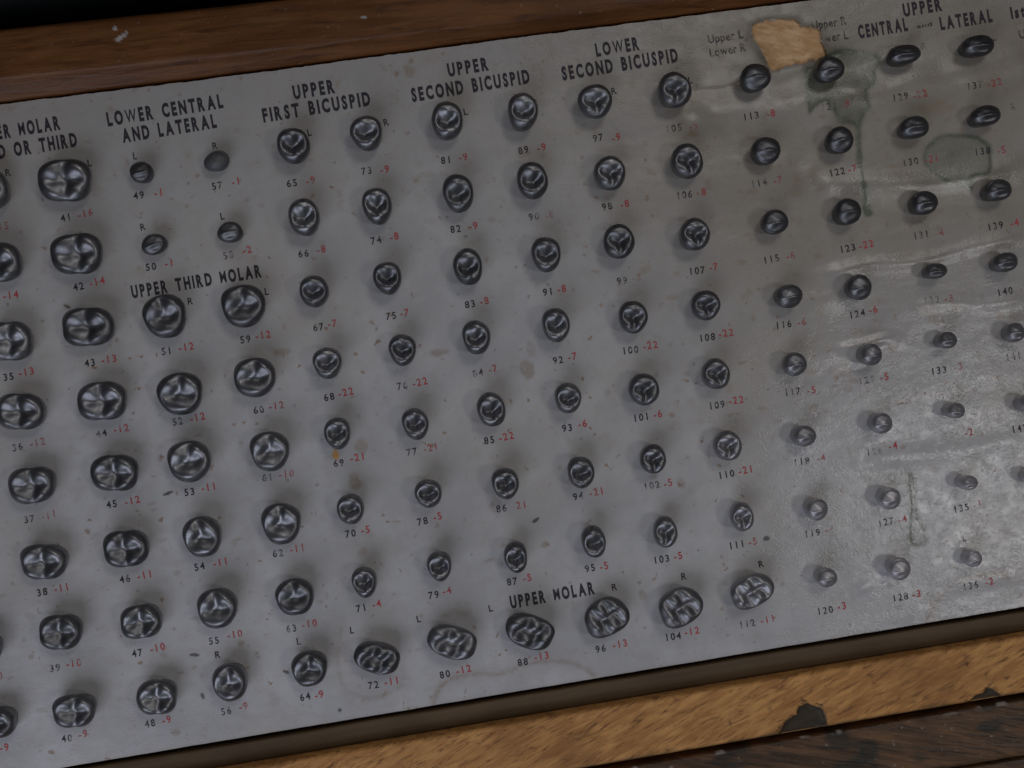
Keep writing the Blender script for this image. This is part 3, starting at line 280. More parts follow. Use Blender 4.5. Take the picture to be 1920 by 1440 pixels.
# ------------------------------------------------------------------ material helpers
class NT:
    def __init__(s, name):
        s.m = bpy.data.materials.new(name); s.m.use_nodes = True; s.t = s.m.node_tree; s.b = s.t.nodes['Principled BSDF']; s.coord = None
    def n(s, typ, **kw):
        o = s.t.nodes.new(typ)
        for k, v in kw.items(): setattr(o, k, v)
        return o
    def l(s, a, b): s.t.links.new(a, b)
    def obj(s):
        if not s.coord: s.coord = s.n('ShaderNodeTexCoord').outputs['Object']
        return s.coord
    def mapped(s, scale, rot=0):
        m = s.n('ShaderNodeMapping'); r = s.n('ShaderNodeMapping'); s.l(s.obj(), r.inputs['Vector']); r.inputs['Rotation'].default_value = (0, 0, rot)
        s.l(r.outputs[0], m.inputs['Vector']); m.inputs['Scale'].default_value = scale; return m.outputs[0]
    def noise(s, vec, scale, detail=3, rough=.5, dist=0):
        o = s.n('ShaderNodeTexNoise'); s.l(vec, o.inputs['Vector']); o.inputs['Scale'].default_value = scale; o.inputs['Detail'].default_value = detail
        o.inputs['Roughness'].default_value = rough; o.inputs['Distortion'].default_value = dist; return o.outputs['Fac']
    def rng(s, v, a, b, c=0., d=1., smooths=True):
        o = s.n('ShaderNodeMapRange'); o.interpolation_type = 'SMOOTHSTEP' if smooths else 'LINEAR'; s.l(v, o.inputs[0])
        for k, x in zip((1, 2, 3, 4), (a, b, c, d)): o.inputs[k].default_value = x
        return o.outputs[0]
    def math(s, op, a, b):
        o = s.n('ShaderNodeMath', operation=op)
        for k, x in enumerate((a, b)):
            if isinstance(x, (int, float)): o.inputs[k].default_value = x
            else: s.l(x, o.inputs[k])
        return o.outputs[0]
    def mix(s, fac, a, b):
        o = s.n('ShaderNodeMix', data_type='RGBA')
        for i_, x in ((0, fac), (6, a), (7, b)):
            if isinstance(x, (int, float)): o.inputs[i_].default_value = x
            elif isinstance(x, tuple): o.inputs[i_].default_value = (*x, 1)
            else: s.l(x, o.inputs[i_])
        return o.outputs[2]
    def attr(s, name): return s.n('ShaderNodeAttribute', attribute_name=name).outputs['Fac']
    def bump(s, h, strength, dist, prev=None):
        o = s.n('ShaderNodeBump')
        if isinstance(strength, float): o.inputs['Strength'].default_value = strength
        else: s.l(strength, o.inputs['Strength'])
        s.l(h, o.inputs['Height']); o.inputs['Distance'].default_value = dist
        if prev: s.l(prev, o.inputs['Normal'])
        return o.outputs[0]
    def put(s, **kw):
        for k, v in kw.items():
            i_ = s.b.inputs[k.replace('_', ' ')]
            if isinstance(v, tuple): i_.default_value = (*v, 1) if len(v) == 3 else v
            elif isinstance(v, (int, float)): i_.default_value = v
            else: s.l(v, i_)
        return s.m

def wood(name, c1, c2, pore, rot, along, across, gloss, pore_amt=.8, spots=.0):
    t = NT(name)
    v = t.mapped((along, across, across), rot)
    g = t.noise(v, 1, 5, .62, .5); p = t.noise(t.mapped((along*1.7, across*1.7, across), rot), 1, 4, .6, .6); big = t.noise(t.obj(), 45, 3)
    c = t.mix(t.rng(g, .32, .70), c1, c2)
    c = t.mix(t.math('MULTIPLY', t.rng(p, .50, .72), pore_amt), c, pore)
    c = t.mix(t.rng(big, .45, .75, 0, .45), c, tuple(x*.55 for x in c1))
    fl = t.noise(t.obj(), 900, 2)
    if spots: c = t.mix(t.math('MULTIPLY', t.rng(fl, .68, .76), spots), c, (.38, .34, .30))
    chip = t.attr('chip'); c = t.mix(chip, c, (.018, .022, .018))
    flake = t.attr('flake'); c = t.mix(flake, c, (.55, .56, .55))
    r = t.rng(g, .2, .8, gloss-.08, gloss+.12, False)
    n = t.bump(p, .35, .0006); n = t.bump(fl, .15, .0003, n)
    return t.put(Base_Color=c, Roughness=r, Normal=n, Specular_IOR_Level=.28)

# paper
t = NT('stained_paper')
mot = t.noise(t.obj(), 55, 4, .6); mot2 = t.noise(t.obj(), 330, 3, .6); spk = t.noise(t.obj(), 480, 2, .5); spk2 = t.noise(t.obj(), 210, 3, .6); vio = t.noise(t.obj(), 260, 2)
c = t.mix(t.rng(mot, .35, .68), (.435, .432, .436), (.535, .532, .536))
c = t.mix(t.rng(mot2, .42, .72, 0, .30), c, (.37, .335, .30))
c = t.mix(t.rng(t.noise(t.obj(), 24, 4, .62), .46, .72, 0, .42), c, (.40, .355, .285))
c = t.mix(t.rng(vio, .60, .70, 0, .13), c, (.46, .38, .43))
c = t.mix(t.math('MULTIPLY', t.rng(spk, .655, .72), t.rng(mot, .38, .62, .25, .75)), c, (.27, .15, .075))
c = t.mix(t.math('MULTIPLY', t.rng(spk2, .58, .74), t.math('ADD', .10, t.math('MULTIPLY', t.attr('age_shade'), .55))), c, (.26, .165, .09))
c = t.mix(t.rng(t.noise(t.obj(), 300, 2), .58, .70, 0, .16), c, (.40, .46, .42))
c = t.mix(t.math('MULTIPLY', t.attr('age_shade'), t.rng(mot, .3, .7, .62, .95)), c, (.225, .190, .135))  # aged tone and painted shade darken the paper together
edge = t.noise(t.obj(), 800, 2)
c = t.mix(t.math('MULTIPLY', t.attr('brown'), t.rng(edge, .25, .6, .55, 1)), c, (.23, .145, .075))
c = t.mix(t.math('MULTIPLY', t.attr('green'), t.rng(edge, .25, .6, .8, 1)), c, (.045, .074, .034))
c = t.mix(t.attr('orange'), c, (.62, .30, .05)); c = t.mix(t.attr('dark'), c, (.035, .028, .03))
fine = t.noise(t.obj(), 2100, 2, .6); med = t.noise(t.obj(), 520, 3, .6)
und = t.noise(t.mapped((90, 160, 160), -.05), 1, 2, .45); n = t.bump(und, .20, .0014); n = t.bump(med, .035, .0008, n); n = t.bump(fine, t.rng(mot2, .42, .66, .05, .30, False), .00026, n)
spark = t.noise(t.obj(), 620, 5, .72, .6); n = t.bump(spark, t.math('MULTIPLY', t.attr('gloss'), t.rng(mot2, .34, .62, .05, .17, False)), .0009, n)
sp2 = t.rng(t.noise(t.obj(), 1500, 2, .6), .60, .72); n = t.bump(sp2, t.math('MULTIPLY', t.attr('gloss'), t.rng(mot, .40, .62, .0, .5, False)), .00022, n)
r = t.math('SUBTRACT', t.rng(mot2, .3, .7, .34, .46, False), t.math('MULTIPLY', t.attr('green'), .1))
PAPER = t.put(Base_Color=c, Roughness=r, Normal=n, Specular_IOR_Level=.6, Coat_Weight=t.math('MULTIPLY', t.rng(mot2, .35, .65, .5, 1.), t.rng(t.attr('gloss'), 0, 1, .10, 1., False)), Coat_Roughness=.19, Coat_IOR=1.7, Coat_Normal=n)

t = NT('tan_board')
a = t.noise(t.mapped((260, 700, 700), .5), 1, 4, .6); b = t.noise(t.obj(), 700, 3)
c = t.mix(t.rng(a, .3, .7), (.58, .33, .15), (.80, .53, .29)); c = t.mix(t.rng(b, .55, .75, 0, .5), c, (.45, .24, .10))
BOARD = t.put(Base_Color=c, Roughness=.8, Normal=t.bump(a, .5, .0008))

def ink(name, col):
    t = NT(name)
    w1 = t.noise(t.obj(), 900, 3, .6); w2 = t.noise(t.obj(), 190, 2)
    k = t.math('ADD', t.math('MULTIPLY', w1, .65), t.math('MULTIPLY', w2, .35)); k = t.math('SUBTRACT', t.attr('ink'), k)
    return t.put(Base_Color=col, Roughness=.6, Alpha=t.rng(k, -.06, .20, .10, .90))
BLACK = ink('black_ink', (.025, .02, .03)); RED = ink('red_ink', (.52, .07, .075)); GREY = ink('faded_ink', (.06, .045, .05))

t = NT('dull_steel')
a = t.noise(t.obj(), 420, 3, .6); b = t.noise(t.obj(), 2600, 3, .6); dl = t.attr('dull')
c = t.mix(t.rng(a, .3, .7), (.30, .30, .312), (.195, .195, .205)); c = t.mix(t.attr('tone'), c, (.135, .135, .142)); c = t.mix(t.rng(b, .62, .78, 0, .3), c, (.24, .22, .20))
c = t.mix(t.math('MULTIPLY', t.attr('pale'), 1.05), c, (.64, .62, .64))  # lightens the steel for the painted glare haze
r = t.math('ADD', t.rng(a, .3, .7, .35, .47, False), t.math('MULTIPLY', dl, .2))
STEEL = t.put(Base_Color=c, Metallic=1.0, Roughness=r, Normal=t.bump(a, .12, .0006))

OAK = wood('worn_oak', (.40, .182, .054), (.66, .34, .112), (.17, .072, .03), -.36, 150, 760, .5, .9)
WALNUT = wood('varnished_wood', (.118, .043, .012), (.20, .080, .024), (.05, .018, .006), .04, 40, 420, .42, .8, .25)
DARKOAK = wood('dark_oak', (.066, .040, .024), (.175, .090, .042), (.014, .012, .011), .30, 60, 520, .34, .9, .5)
SHADE = wood('brown_ledge_wood', (.11, .075, .042), (.145, .098, .055), (.07, .05, .028), 0, 25, 400, .6, .4)
t = NT('black_leatherette'); b = t.noise(t.obj(), 900, 3)
BLACKM = t.put(Base_Color=(.010, .014, .014), Roughness=.5, Normal=t.bump(b, .4, .0006))
t = NT('tabletop_paint'); b = t.noise(t.obj(), 60, 3)
TABLE = t.put(Base_Color=t.mix(b, (.012, .011, .01), (.022, .02, .018)), Roughness=.7)

# ------------------------------------------------------------------ the setting
tb = link_mesh('tabletop', np.array([(-.9, -.9, -.03), (.9, -.9, -.03), (.9, .9, -.03), (-.9, .9, -.03)]), [(0, 1, 2, 3)], TABLE); tag(tb, kind='structure')

# ------------------------------------------------------------------ the wooden case
XS = np.concatenate([np.linspace(-190, -112, 14), np.arange(-110, 130, .4), np.linspace(131, 190, 14)])
case = empty('wooden_case', (0, 0, -.026)); tag(case, 'shallow worn wooden case whose walls frame the tooth crown card', 'wooden case')
def local(o):                            # children keep their world place under an Empty that is not at the origin
    o.matrix_parent_inverse = o.parent.matrix_basis.inverted(); return o

def front_edit(X, Y, Z):
    top = Z > 2; A = np.zeros_like(X); FL = np.zeros_like(X); K = 1.063
    for P in (CHIP1, CHIP2):
        P = [(a*K, b*K) for a, b in P]
        wx = X+2.2*(fbm(X*.9, Y*.9, 5, 4)-.5); wy = Y+2.2*(fbm(X*.9+9, Y*.9, 6, 4)-.5)
        ins = inside(wx, wy, smooth(P, True)) & top; d = seg_dist(X, Y, P, True)
        A = np.maximum(A, np.where(ins, sstep(0, .35, d)*.93, 0)); Z = Z-np.where(ins, .9*sstep(0, 1.2, d), 0)
    grime = np.where(top, sstep(-84.0, -85.2, Y+1.1*(fbm(X/4, Y, 31)-.5))*.75, 0); A = np.maximum(A, grime)
    nick = np.where(np.abs(Y+73.2) < 1.2, sstep(.74, .80, vnoise(X/2.1, Y*0, 77))*.6, 0)*top
    for px_, py_ in ((39.9, -76.0), (48.0, -74.5), (54.5, -73.8), (69.0, -71.5), (29.9, -69.4), (88, -72.3)):
        A = np.maximum(A, np.exp(-((X-px_*K)/.22)**2-((Y-py_*K)/.5)**2)*top*.8)
    Z = Z + np.where(top, .25*(fbm(X/9, Y/4, 41)-.5), 0)
    return X, Y, Z, {'chip': A, 'flake': FL}
fp = [(-73.1, -24), (-73.1, -1.5), (-73.12, 2.2), (-73.25, 2.7), (-73.6, 3)] + [(y, 3) for y in np.arange(-73.9, -84.5, -.35)] + [(-84.6, 2.9), (-84.95, 2.5), (-85.05, 2), (-85.05, -4), (-85.05, -24)]
fw = local(loft('front_wall', XS, fp, OAK, case, edit=front_edit))
lg = local(loft('front_ledge', XS, [(-73.08, -24), (-73.08, -.62), (-71, -.6), (-69.2, -.6), (-68.85, -.75), (-68.75, -1.1), (-68.75, -24)], SHADE, case,
     edit=lambda X, Y, Z: (X, Y+np.where(Y > -69.5, .35*(fbm(X/16, X*0, 45)-.5)-.006*(X-50)*(X > 50), 0), Z, {})))
yb = lambda X: np.interp(X, [-190, -84, -32, 20, 190], [77.4, 73.4, 71.2, 69.6, 65.8])
def back_edit(X, Y, Z):
    F = np.zeros_like(X); top = Z > 2
    for fx, fy, a, b_, s in ((-59, 78.3, 1.1, .45, .5), (-57.8, 78.9, .8, .25, .9), (-59.6, 80.3, .6, .35, 0), (-70, 72.5, .35, .25, 0), (-10, 75, 1.2, .12, .15), (9, 77, .5, .3, 0), (30, 70.5, 1.6, .15, .1)):
        u = (X-fx)*math.cos(s)+(Y-fy)*math.sin(s); v = -(X-fx)*math.sin(s)+(Y-fy)*math.cos(s)
        q = (u/a)**2+(v/b_)**2+1.6*(fbm(X*2, Y*2, 8)-.5)
        F = np.maximum(F, (1-sstep(.6, 1.1, q))*top*.75)
    Z = Z+np.where(top, .3*(fbm(X/14, Y/3, 51)-.5), 0)
    return X, Y, Z, {'chip': np.zeros_like(X), 'flake': F}
cardtop = lambda X: np.interp(X, [-190, -86, -33.4, 20.1, 74.3, 190], [71.3, 69.75, 68.45, 67.6, 66.4, 64.3])+.1
bp = [(10.6, -24), (10.6, -4), (10.6, 1.4), (10.3, 2.3), (9.8, 2.9)] + [(y, 3.) for y in np.arange(9.4, 1.0, -.4)] + [(.7, 2.95), (.3, 2.8), (0, 2.55)]
bp += [(-200+k*10, 2.3-2.9*k/8) for k in range(1, 9)] + [(-110, -.9), (-110, -24)]
def back_shape(X, Y, Z):
    t_ = np.clip((Y+200-yb(X))/80, 0, 1)          # the bevel between wall top and card edge
    Yn = np.where(Y < 0, yb(X)*(1-t_)+cardtop(X)*t_, Y)
    return back_edit(X, Yn, Z)
bw = local(loft('back_wall', XS, bp, WALNUT, case, yoff=yb, edit=back_shape))
bb = local(loft('bottom_board', [-190, 190], [(-70, -24), (-70, -4.0), (76, -4.0), (76, -24)], SHADE, case))

# dark lid lying in front of the case, black lid behind, its upright part added to shade the card
lid = empty('wooden_tray', (0, -.09, -.026)); tag(lid, 'dark oak tray with a chipped pale edge, standing along the front of the case', 'wooden tray')
def lid_edit(X, Y, Z):
    top = Z > -4; F = np.where(np.abs(Y+88.25) < .42, sstep(.60, .72, fbm(X/2.2, Y*1.5, 61))*sstep(.45, .6, vnoise(X/9, Y*0, 62)), 0)*top*.6
    A = np.where(top, sstep(.60, .70, fbm(X/11, Y/6, 71))*.7, 0)
    return X, Y, Z-.5*F, {'chip': A*(1-F), 'flake': F}
lp = [(-87.8, -24), (-87.8, -2.8), (-88.0, -2.3), (-88.4, -2)] + [(y, -2) for y in np.arange(-88.7, -99.3, -.35)] + [(-99.7, -2.1), (-100.0, -2.6), (-100.0, -24)]
lw = local(loft('front_wall', XS, lp, DARKOAK, lid, edit=lid_edit))
lb = local(loft('panel', XS, [(-100.9, -24)]+[(-100.9, -3.4), (-101.2, -3)]+[(y, -3) for y in np.arange(-101.5, -116, -1.)]+[(-134, -3), (-134, -24)], DARKOAK, lid))
blk = loft('shading_lid', [-190, 190], [(87, -26), (87, -6), (95, 42), (98, 42), (103, -26)], BLACKM, None, yoff=lambda X: -(X+20)*.03)  # upright height chosen to keep back light off the card's top
tag(blk, 'black lid at the top left behind the wooden wall, upright part added for shade', 'case lid')

# ------------------------------------------------------------------ the card
card = empty('sample_card', (0, 0, -.0022)); tag(card, 'stained grey printed card of numbered tooth crown sizes lying in the wooden case', 'printed card')
top_y = lambda X: np.interp(X, [-190, -86, -33.4, 20.1, 74.3, 190], [71.0, 69.64, 68.24, 67.47, 66.24, 64.2])+.25*(fbm(X/3, X*0, 81)-.5)+.15*(fbm(X, X*0+3, 82)-.5)
px = np.concatenate([np.linspace(-185, -113, 40), np.arange(-112, 122, .26), np.linspace(123, 185, 40)])
py = np.linspace(0, 1, 530)
X, V = np.meshgrid(px, py); bot = -67.55-.2*(X+55)/160+.12*(fbm(X/4, X*0, 83)-.5)
Y = bot+(top_y(X)-.35-bot)*V
Z = paper_z(X, Y)
nxp, nyp = len(px), len(py)
def blank(): return np.zeros_like(X)
brown, green, dark, orange = blank(), blank(), blank(), blank()
WX = X+1.1*(fbm(X/3, Y/3, 91)-.5); WY = Y+1.1*(fbm(X/3+40, Y/3, 92)-.5)
for P, fill, rim, rw in ((GREEN1, .50, .36, .8), (GREEN2, .36, .52, .6), (GREEN3, .30, .70, .35)):
    S = smooth(P, True); ins = inside(WX, WY, S); d = seg_dist(WX, WY, S, True)
    q = np.where(ins, fill*sstep(0, .4, d)*(.75+.5*fbm(X/5, Y/5, 93))+rim*np.exp(-((d-.3)/rw)**2), rim*.7*np.exp(-(d/.3)**2))
    green = np.maximum(green, q)
    Z = Z+np.where(ins, .03*sstep(0, 1.2, d), 0)
for P, s in ((ARCA, .42), (ARCB, .45), (ARCC, .25)):
    S = smooth(P); d = seg_dist(X+.8*(fbm(X/4, Y/4, 94)-.5), Y+.8*(fbm(X/4+9, Y/4, 95)-.5), S)
    brown = np.maximum(brown, s*np.exp(-(d/.55)**2)*(.55+.9*(fbm(X/4, Y/4, 96)-.2))+.10*np.exp(-(d/2.2)**2))
n97 = 1.3*(fbm(X/1.5, Y/1.5, 97)-.5); n98 = .9*(fbm(X*1.2, Y*1.2, 98)-.5)
def win(x, y, r):
    i0, i1 = np.searchsorted(px, [x-r, x+r]); v0 = int(np.clip((y-r+67.8)/137*nyp, 0, nyp)); v1 = int(np.clip((y+r+67.8)/130*nyp+12, 0, nyp)); return slice(max(0, v0-12), v1), slice(i0, i1)
for x, y, a, b_, s in BLOTS:
    k_ = win(x, y, 2*max(a, b_)+1.5); q = ((WX[k_]-x)/a)**2+((WY[k_]-y)/b_)**2+n97[k_]; brown[k_] = np.maximum(brown[k_], s*(1-sstep(.3, 1.25, q)))
for x, y, a, b_, s in SPECKS:
    c_, s_ = math.cos(math.radians(s)), math.sin(math.radians(s)); k_ = win(x, y, 2*max(a, b_)+1.); u = (X[k_]-x)*c_+(Y[k_]-y)*s_; v = -(X[k_]-x)*s_+(Y[k_]-y)*c_
    dark[k_] = np.maximum(dark[k_], (.85 if max(a, b_) > .45 else .5)*(1-sstep(.5, 1.2, (u/a)**2+(v/b_)**2+n98[k_])))
for x, y, a, b_ in ORANGE: orange = np.maximum(orange, .85*(1-sstep(.5, 1.3, ((WX-x)/a)**2+((Y-y)/b_)**2)))
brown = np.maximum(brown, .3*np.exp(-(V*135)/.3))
age_shade = np.clip(.04+.80*sstep(0, 80, X)*sstep(-40, 30, Y)+.42*sstep(0, 66, Y)+.08*sstep(30, 80, X), 0, 1)  # aged browning, plus shade painted in toward the top and right
gloss = sstep(30, 95, X+26*(fbm(X/8, Y/8, 111)-.5))*(1-.97*sstep(-22, 22, Y+20*(fbm(X/9+5, Y/9, 112)-.5)))
for p, w_, h_ in RIDGES[:6]: gloss = np.maximum(gloss, .40*np.exp(-(seg_dist(X, Y, p)/(w_*1.2))**2)*sstep(35, 60, X)*(1-.75*sstep(15, 45, Y)))
cx = (X[:-1, :-1]+X[1:, 1:])/2; cy = (Y[:-1, :-1]+Y[1:, 1:])/2
hole = inside(cx+.9*(fbm(cx*1.2, cy*1.2, 99)-.5), cy+.9*(fbm(cx*1.2, cy*1.2+7, 100)-.5), HOLE)
pv = np.stack([X.ravel(), Y.ravel(), Z.ravel()], 1)*MM
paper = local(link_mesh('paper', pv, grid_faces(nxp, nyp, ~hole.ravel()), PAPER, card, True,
    {'brown': brown.ravel(), 'green': green.ravel(), 'dark': dark.ravel(), 'orange': orange.ravel(), 'age_shade': age_shade.ravel(), 'gloss': gloss.ravel()}))
board = local(loft('board', np.arange(-185, 185.1, 1.0), [(0, -2.2), (0, -.32)]+[(k/20, -.30) for k in range(0, 21)]+[(1, -2.2)], BOARD, card,
    edit=lambda A, B, C: (A, -67.45+(B)*(top_y(A)-.6+67.45), C, {})))
# the tan layer laid bare: a fibrous raised scrap inside the tear
hx = np.arange(min(p[0] for p in HOLE)-1, max(p[0] for p in HOLE)+1, .2); hy = np.arange(min(p[1] for p in HOLE)-1, max(p[1] for p in HOLE)+1, .2)
HX, HY = np.meshgrid(hx, hy); HZ = -.22+.22*(fbm(HX/1.6, HY/.9, 101)-.3)+.1*fbm(HX*1.5, HY*2.5, 102)
scrap = local(link_mesh('torn_patch', np.stack([HX.ravel(), HY.ravel(), HZ.ravel()], 1)*MM, grid_faces(len(hx), len(hy)), BOARD, card)); scrap['label'] = 'bare tan patch where the paper is torn away'

# ------------------------------------------------------------------ printing
GL = {}
def glyph(ch, bold):
    k = (ch, bold)
    if k not in GL:
        cu = bpy.data.curves.new('glyph', 'FONT'); cu.body = ch; cu.size = 1; cu.resolution_u = 3; cu.fill_mode = 'FRONT' if hasattr(cu, 'fill_mode') else cu.fill_mode
        cu.offset = (.012 if ch in 'MW' else .050) if bold else .020
        o = bpy.data.objects.new('glyph', cu); COL.objects.link(o); dg = bpy.context.evaluated_depsgraph_get()
        me = bpy.data.meshes.new_from_object(o.evaluated_get(dg))
        v = np.array([q.co[:2] for q in me.vertices]); f = [tuple(p.vertices) for p in me.polygons]
        bpy.data.objects.remove(o); bpy.data.meshes.remove(me); bpy.data.curves.remove(cu)
        GL[k] = (v, f)
    return GL[k]
CAP = None
def text_geo(s, centre, width, cap, bold, rot=0., gap=.16):
    """flat letters set to a measured width and capital height (mm), laid on the buckled paper"""
    V, Fc = [], []; x = 0
    for ch in s:
        if ch == ' ': x += .66 if bold else .3; continue
        v, f = glyph(ch, bold); a, b_ = v[:, 0].min(), v[:, 0].max(); adv = b_-a
        if ch.isdigit() and not bold: adv = max(adv, .50); off = (adv-(b_-a))/2
        else: off = 0
        base = sum(len(q) for q in V); V.append(np.stack([v[:, 0]-a+x+off, v[:, 1]], 1)); Fc += [tuple(i+base for i in p) for p in f]
        x += adv+gap
    v = np.concatenate(V); v[:, 0] -= (v[:, 0].min()+v[:, 0].max())/2; wid = np.ptp(v[:, 0])
    v[:, 1] -= .364
    sy = cap/.727; sx = width/wid if width else sy*.92
    v = v*np.array([sx, sy]); c_, s_ = math.cos(rot), math.sin(rot)
    x_ = v[:, 0]*c_-v[:, 1]*s_+centre[0]; y_ = v[:, 0]*s_+v[:, 1]*c_+centre[1]
    return np.stack([x_, y_, paper_z(x_, y_)+.055], 1), Fc

def print_on(name, bits, parent=card):
    """bits: list of (geometry, material index, ink strength)"""
    V, Fc, mi, st = [], [], [], []; base = 0
    for (v, f), m, s in bits:
        V.append(v); Fc += [tuple(i+base for i in p) for p in f]; mi += [m]*len(f); st += [s]*len(v); base += len(v)
    o = local(link_mesh(name, np.concatenate(V)*MM, Fc, [BLACK, RED, GREY], parent, False, {'ink': st}))
    if len(o.data.polygons) == len(mi): o.data.polygons.foreach_set('material_index', np.array(mi, np.int32))
    return o
HR = math.radians(.6)
for s, c_, w_, h_ in HEADINGS: print_on('printed_heading', [(text_geo(s, c_, w_, h_, True, HR, .23), 0, .80)])
for s, c_, w_, h_ in FADED: print_on('printed_heading', [(text_geo(s, c_, w_, h_, False, HR, .10), 2, .70 if s == 'and' else .58)])

FAINT = {121: .40, 132: .42, 134: .40, 126: .42, 125: .45, 118: .47, 117: .50, 135: .48, 129: .45, 130: .45, 137: .45, 119: .5, 127: .5, 136: .48, 138: .52, 128: .5, 113: .5, 57: .5, 52: .5}
MERGE = {31, 32, 33, 34, 121, 132, 134, 126, 141, 142, 125, 138}
rest = []
for n, kind, x, y, wd, dp, bpos, red, rpos, side, spos in CROWNS:
    s = FAINT.get(n, random.uniform(.47, .64)-.05*float(sstep(0, 90, x)))+.11; j = math.radians(random.uniform(-2, 3)); bits = []
    if bpos: bits.append((text_geo(str(n), bpos, None, 1.5, False, j), 2 if s < .56 else 0, s))
    if red: bits.append((text_geo(red, rpos, None, 1.55, False, j+math.radians(random.uniform(-1, 3))), 1, max(s, .60)+random.uniform(-.06, .07)))
    if bits:
        if n in MERGE: rest += bits
        else: print_on('printed_number', bits)
    if side: print_on('side_letter', [(text_geo(side, spos, None, 1.45, False, math.radians(random.uniform(-4, 4))), 0, .66 if n < 125 else .5)])
tag(print_on('printed_number', rest), kind='stuff')

# ------------------------------------------------------------------ the crowns
RINGS = [(.78, -.06), (.80, 0), (.87, .17), (.925, .34), (.965, .50), (.99, .63), (1.0, .73), (.99, .81), (.96, .875), (.92, .92), (.87, .955), (.82, .978), (.765, .992), (.71, 1.), (.65, 1.), (.58, 1.), (.51, 1.), (.44, 1.), (.37, 1.), (.30, 1.), (.24, 1.), (.18, 1.), (.12, 1.), (.06, 1.)]
def ga(u, v, a, b, s, t=None): return np.exp(-((u-a)/s)**2-((v-b)/(t or s))**2)
def gr(u, v, pts, w_): return np.exp(-(seg_dist(u, v, pts)/w_)**2)

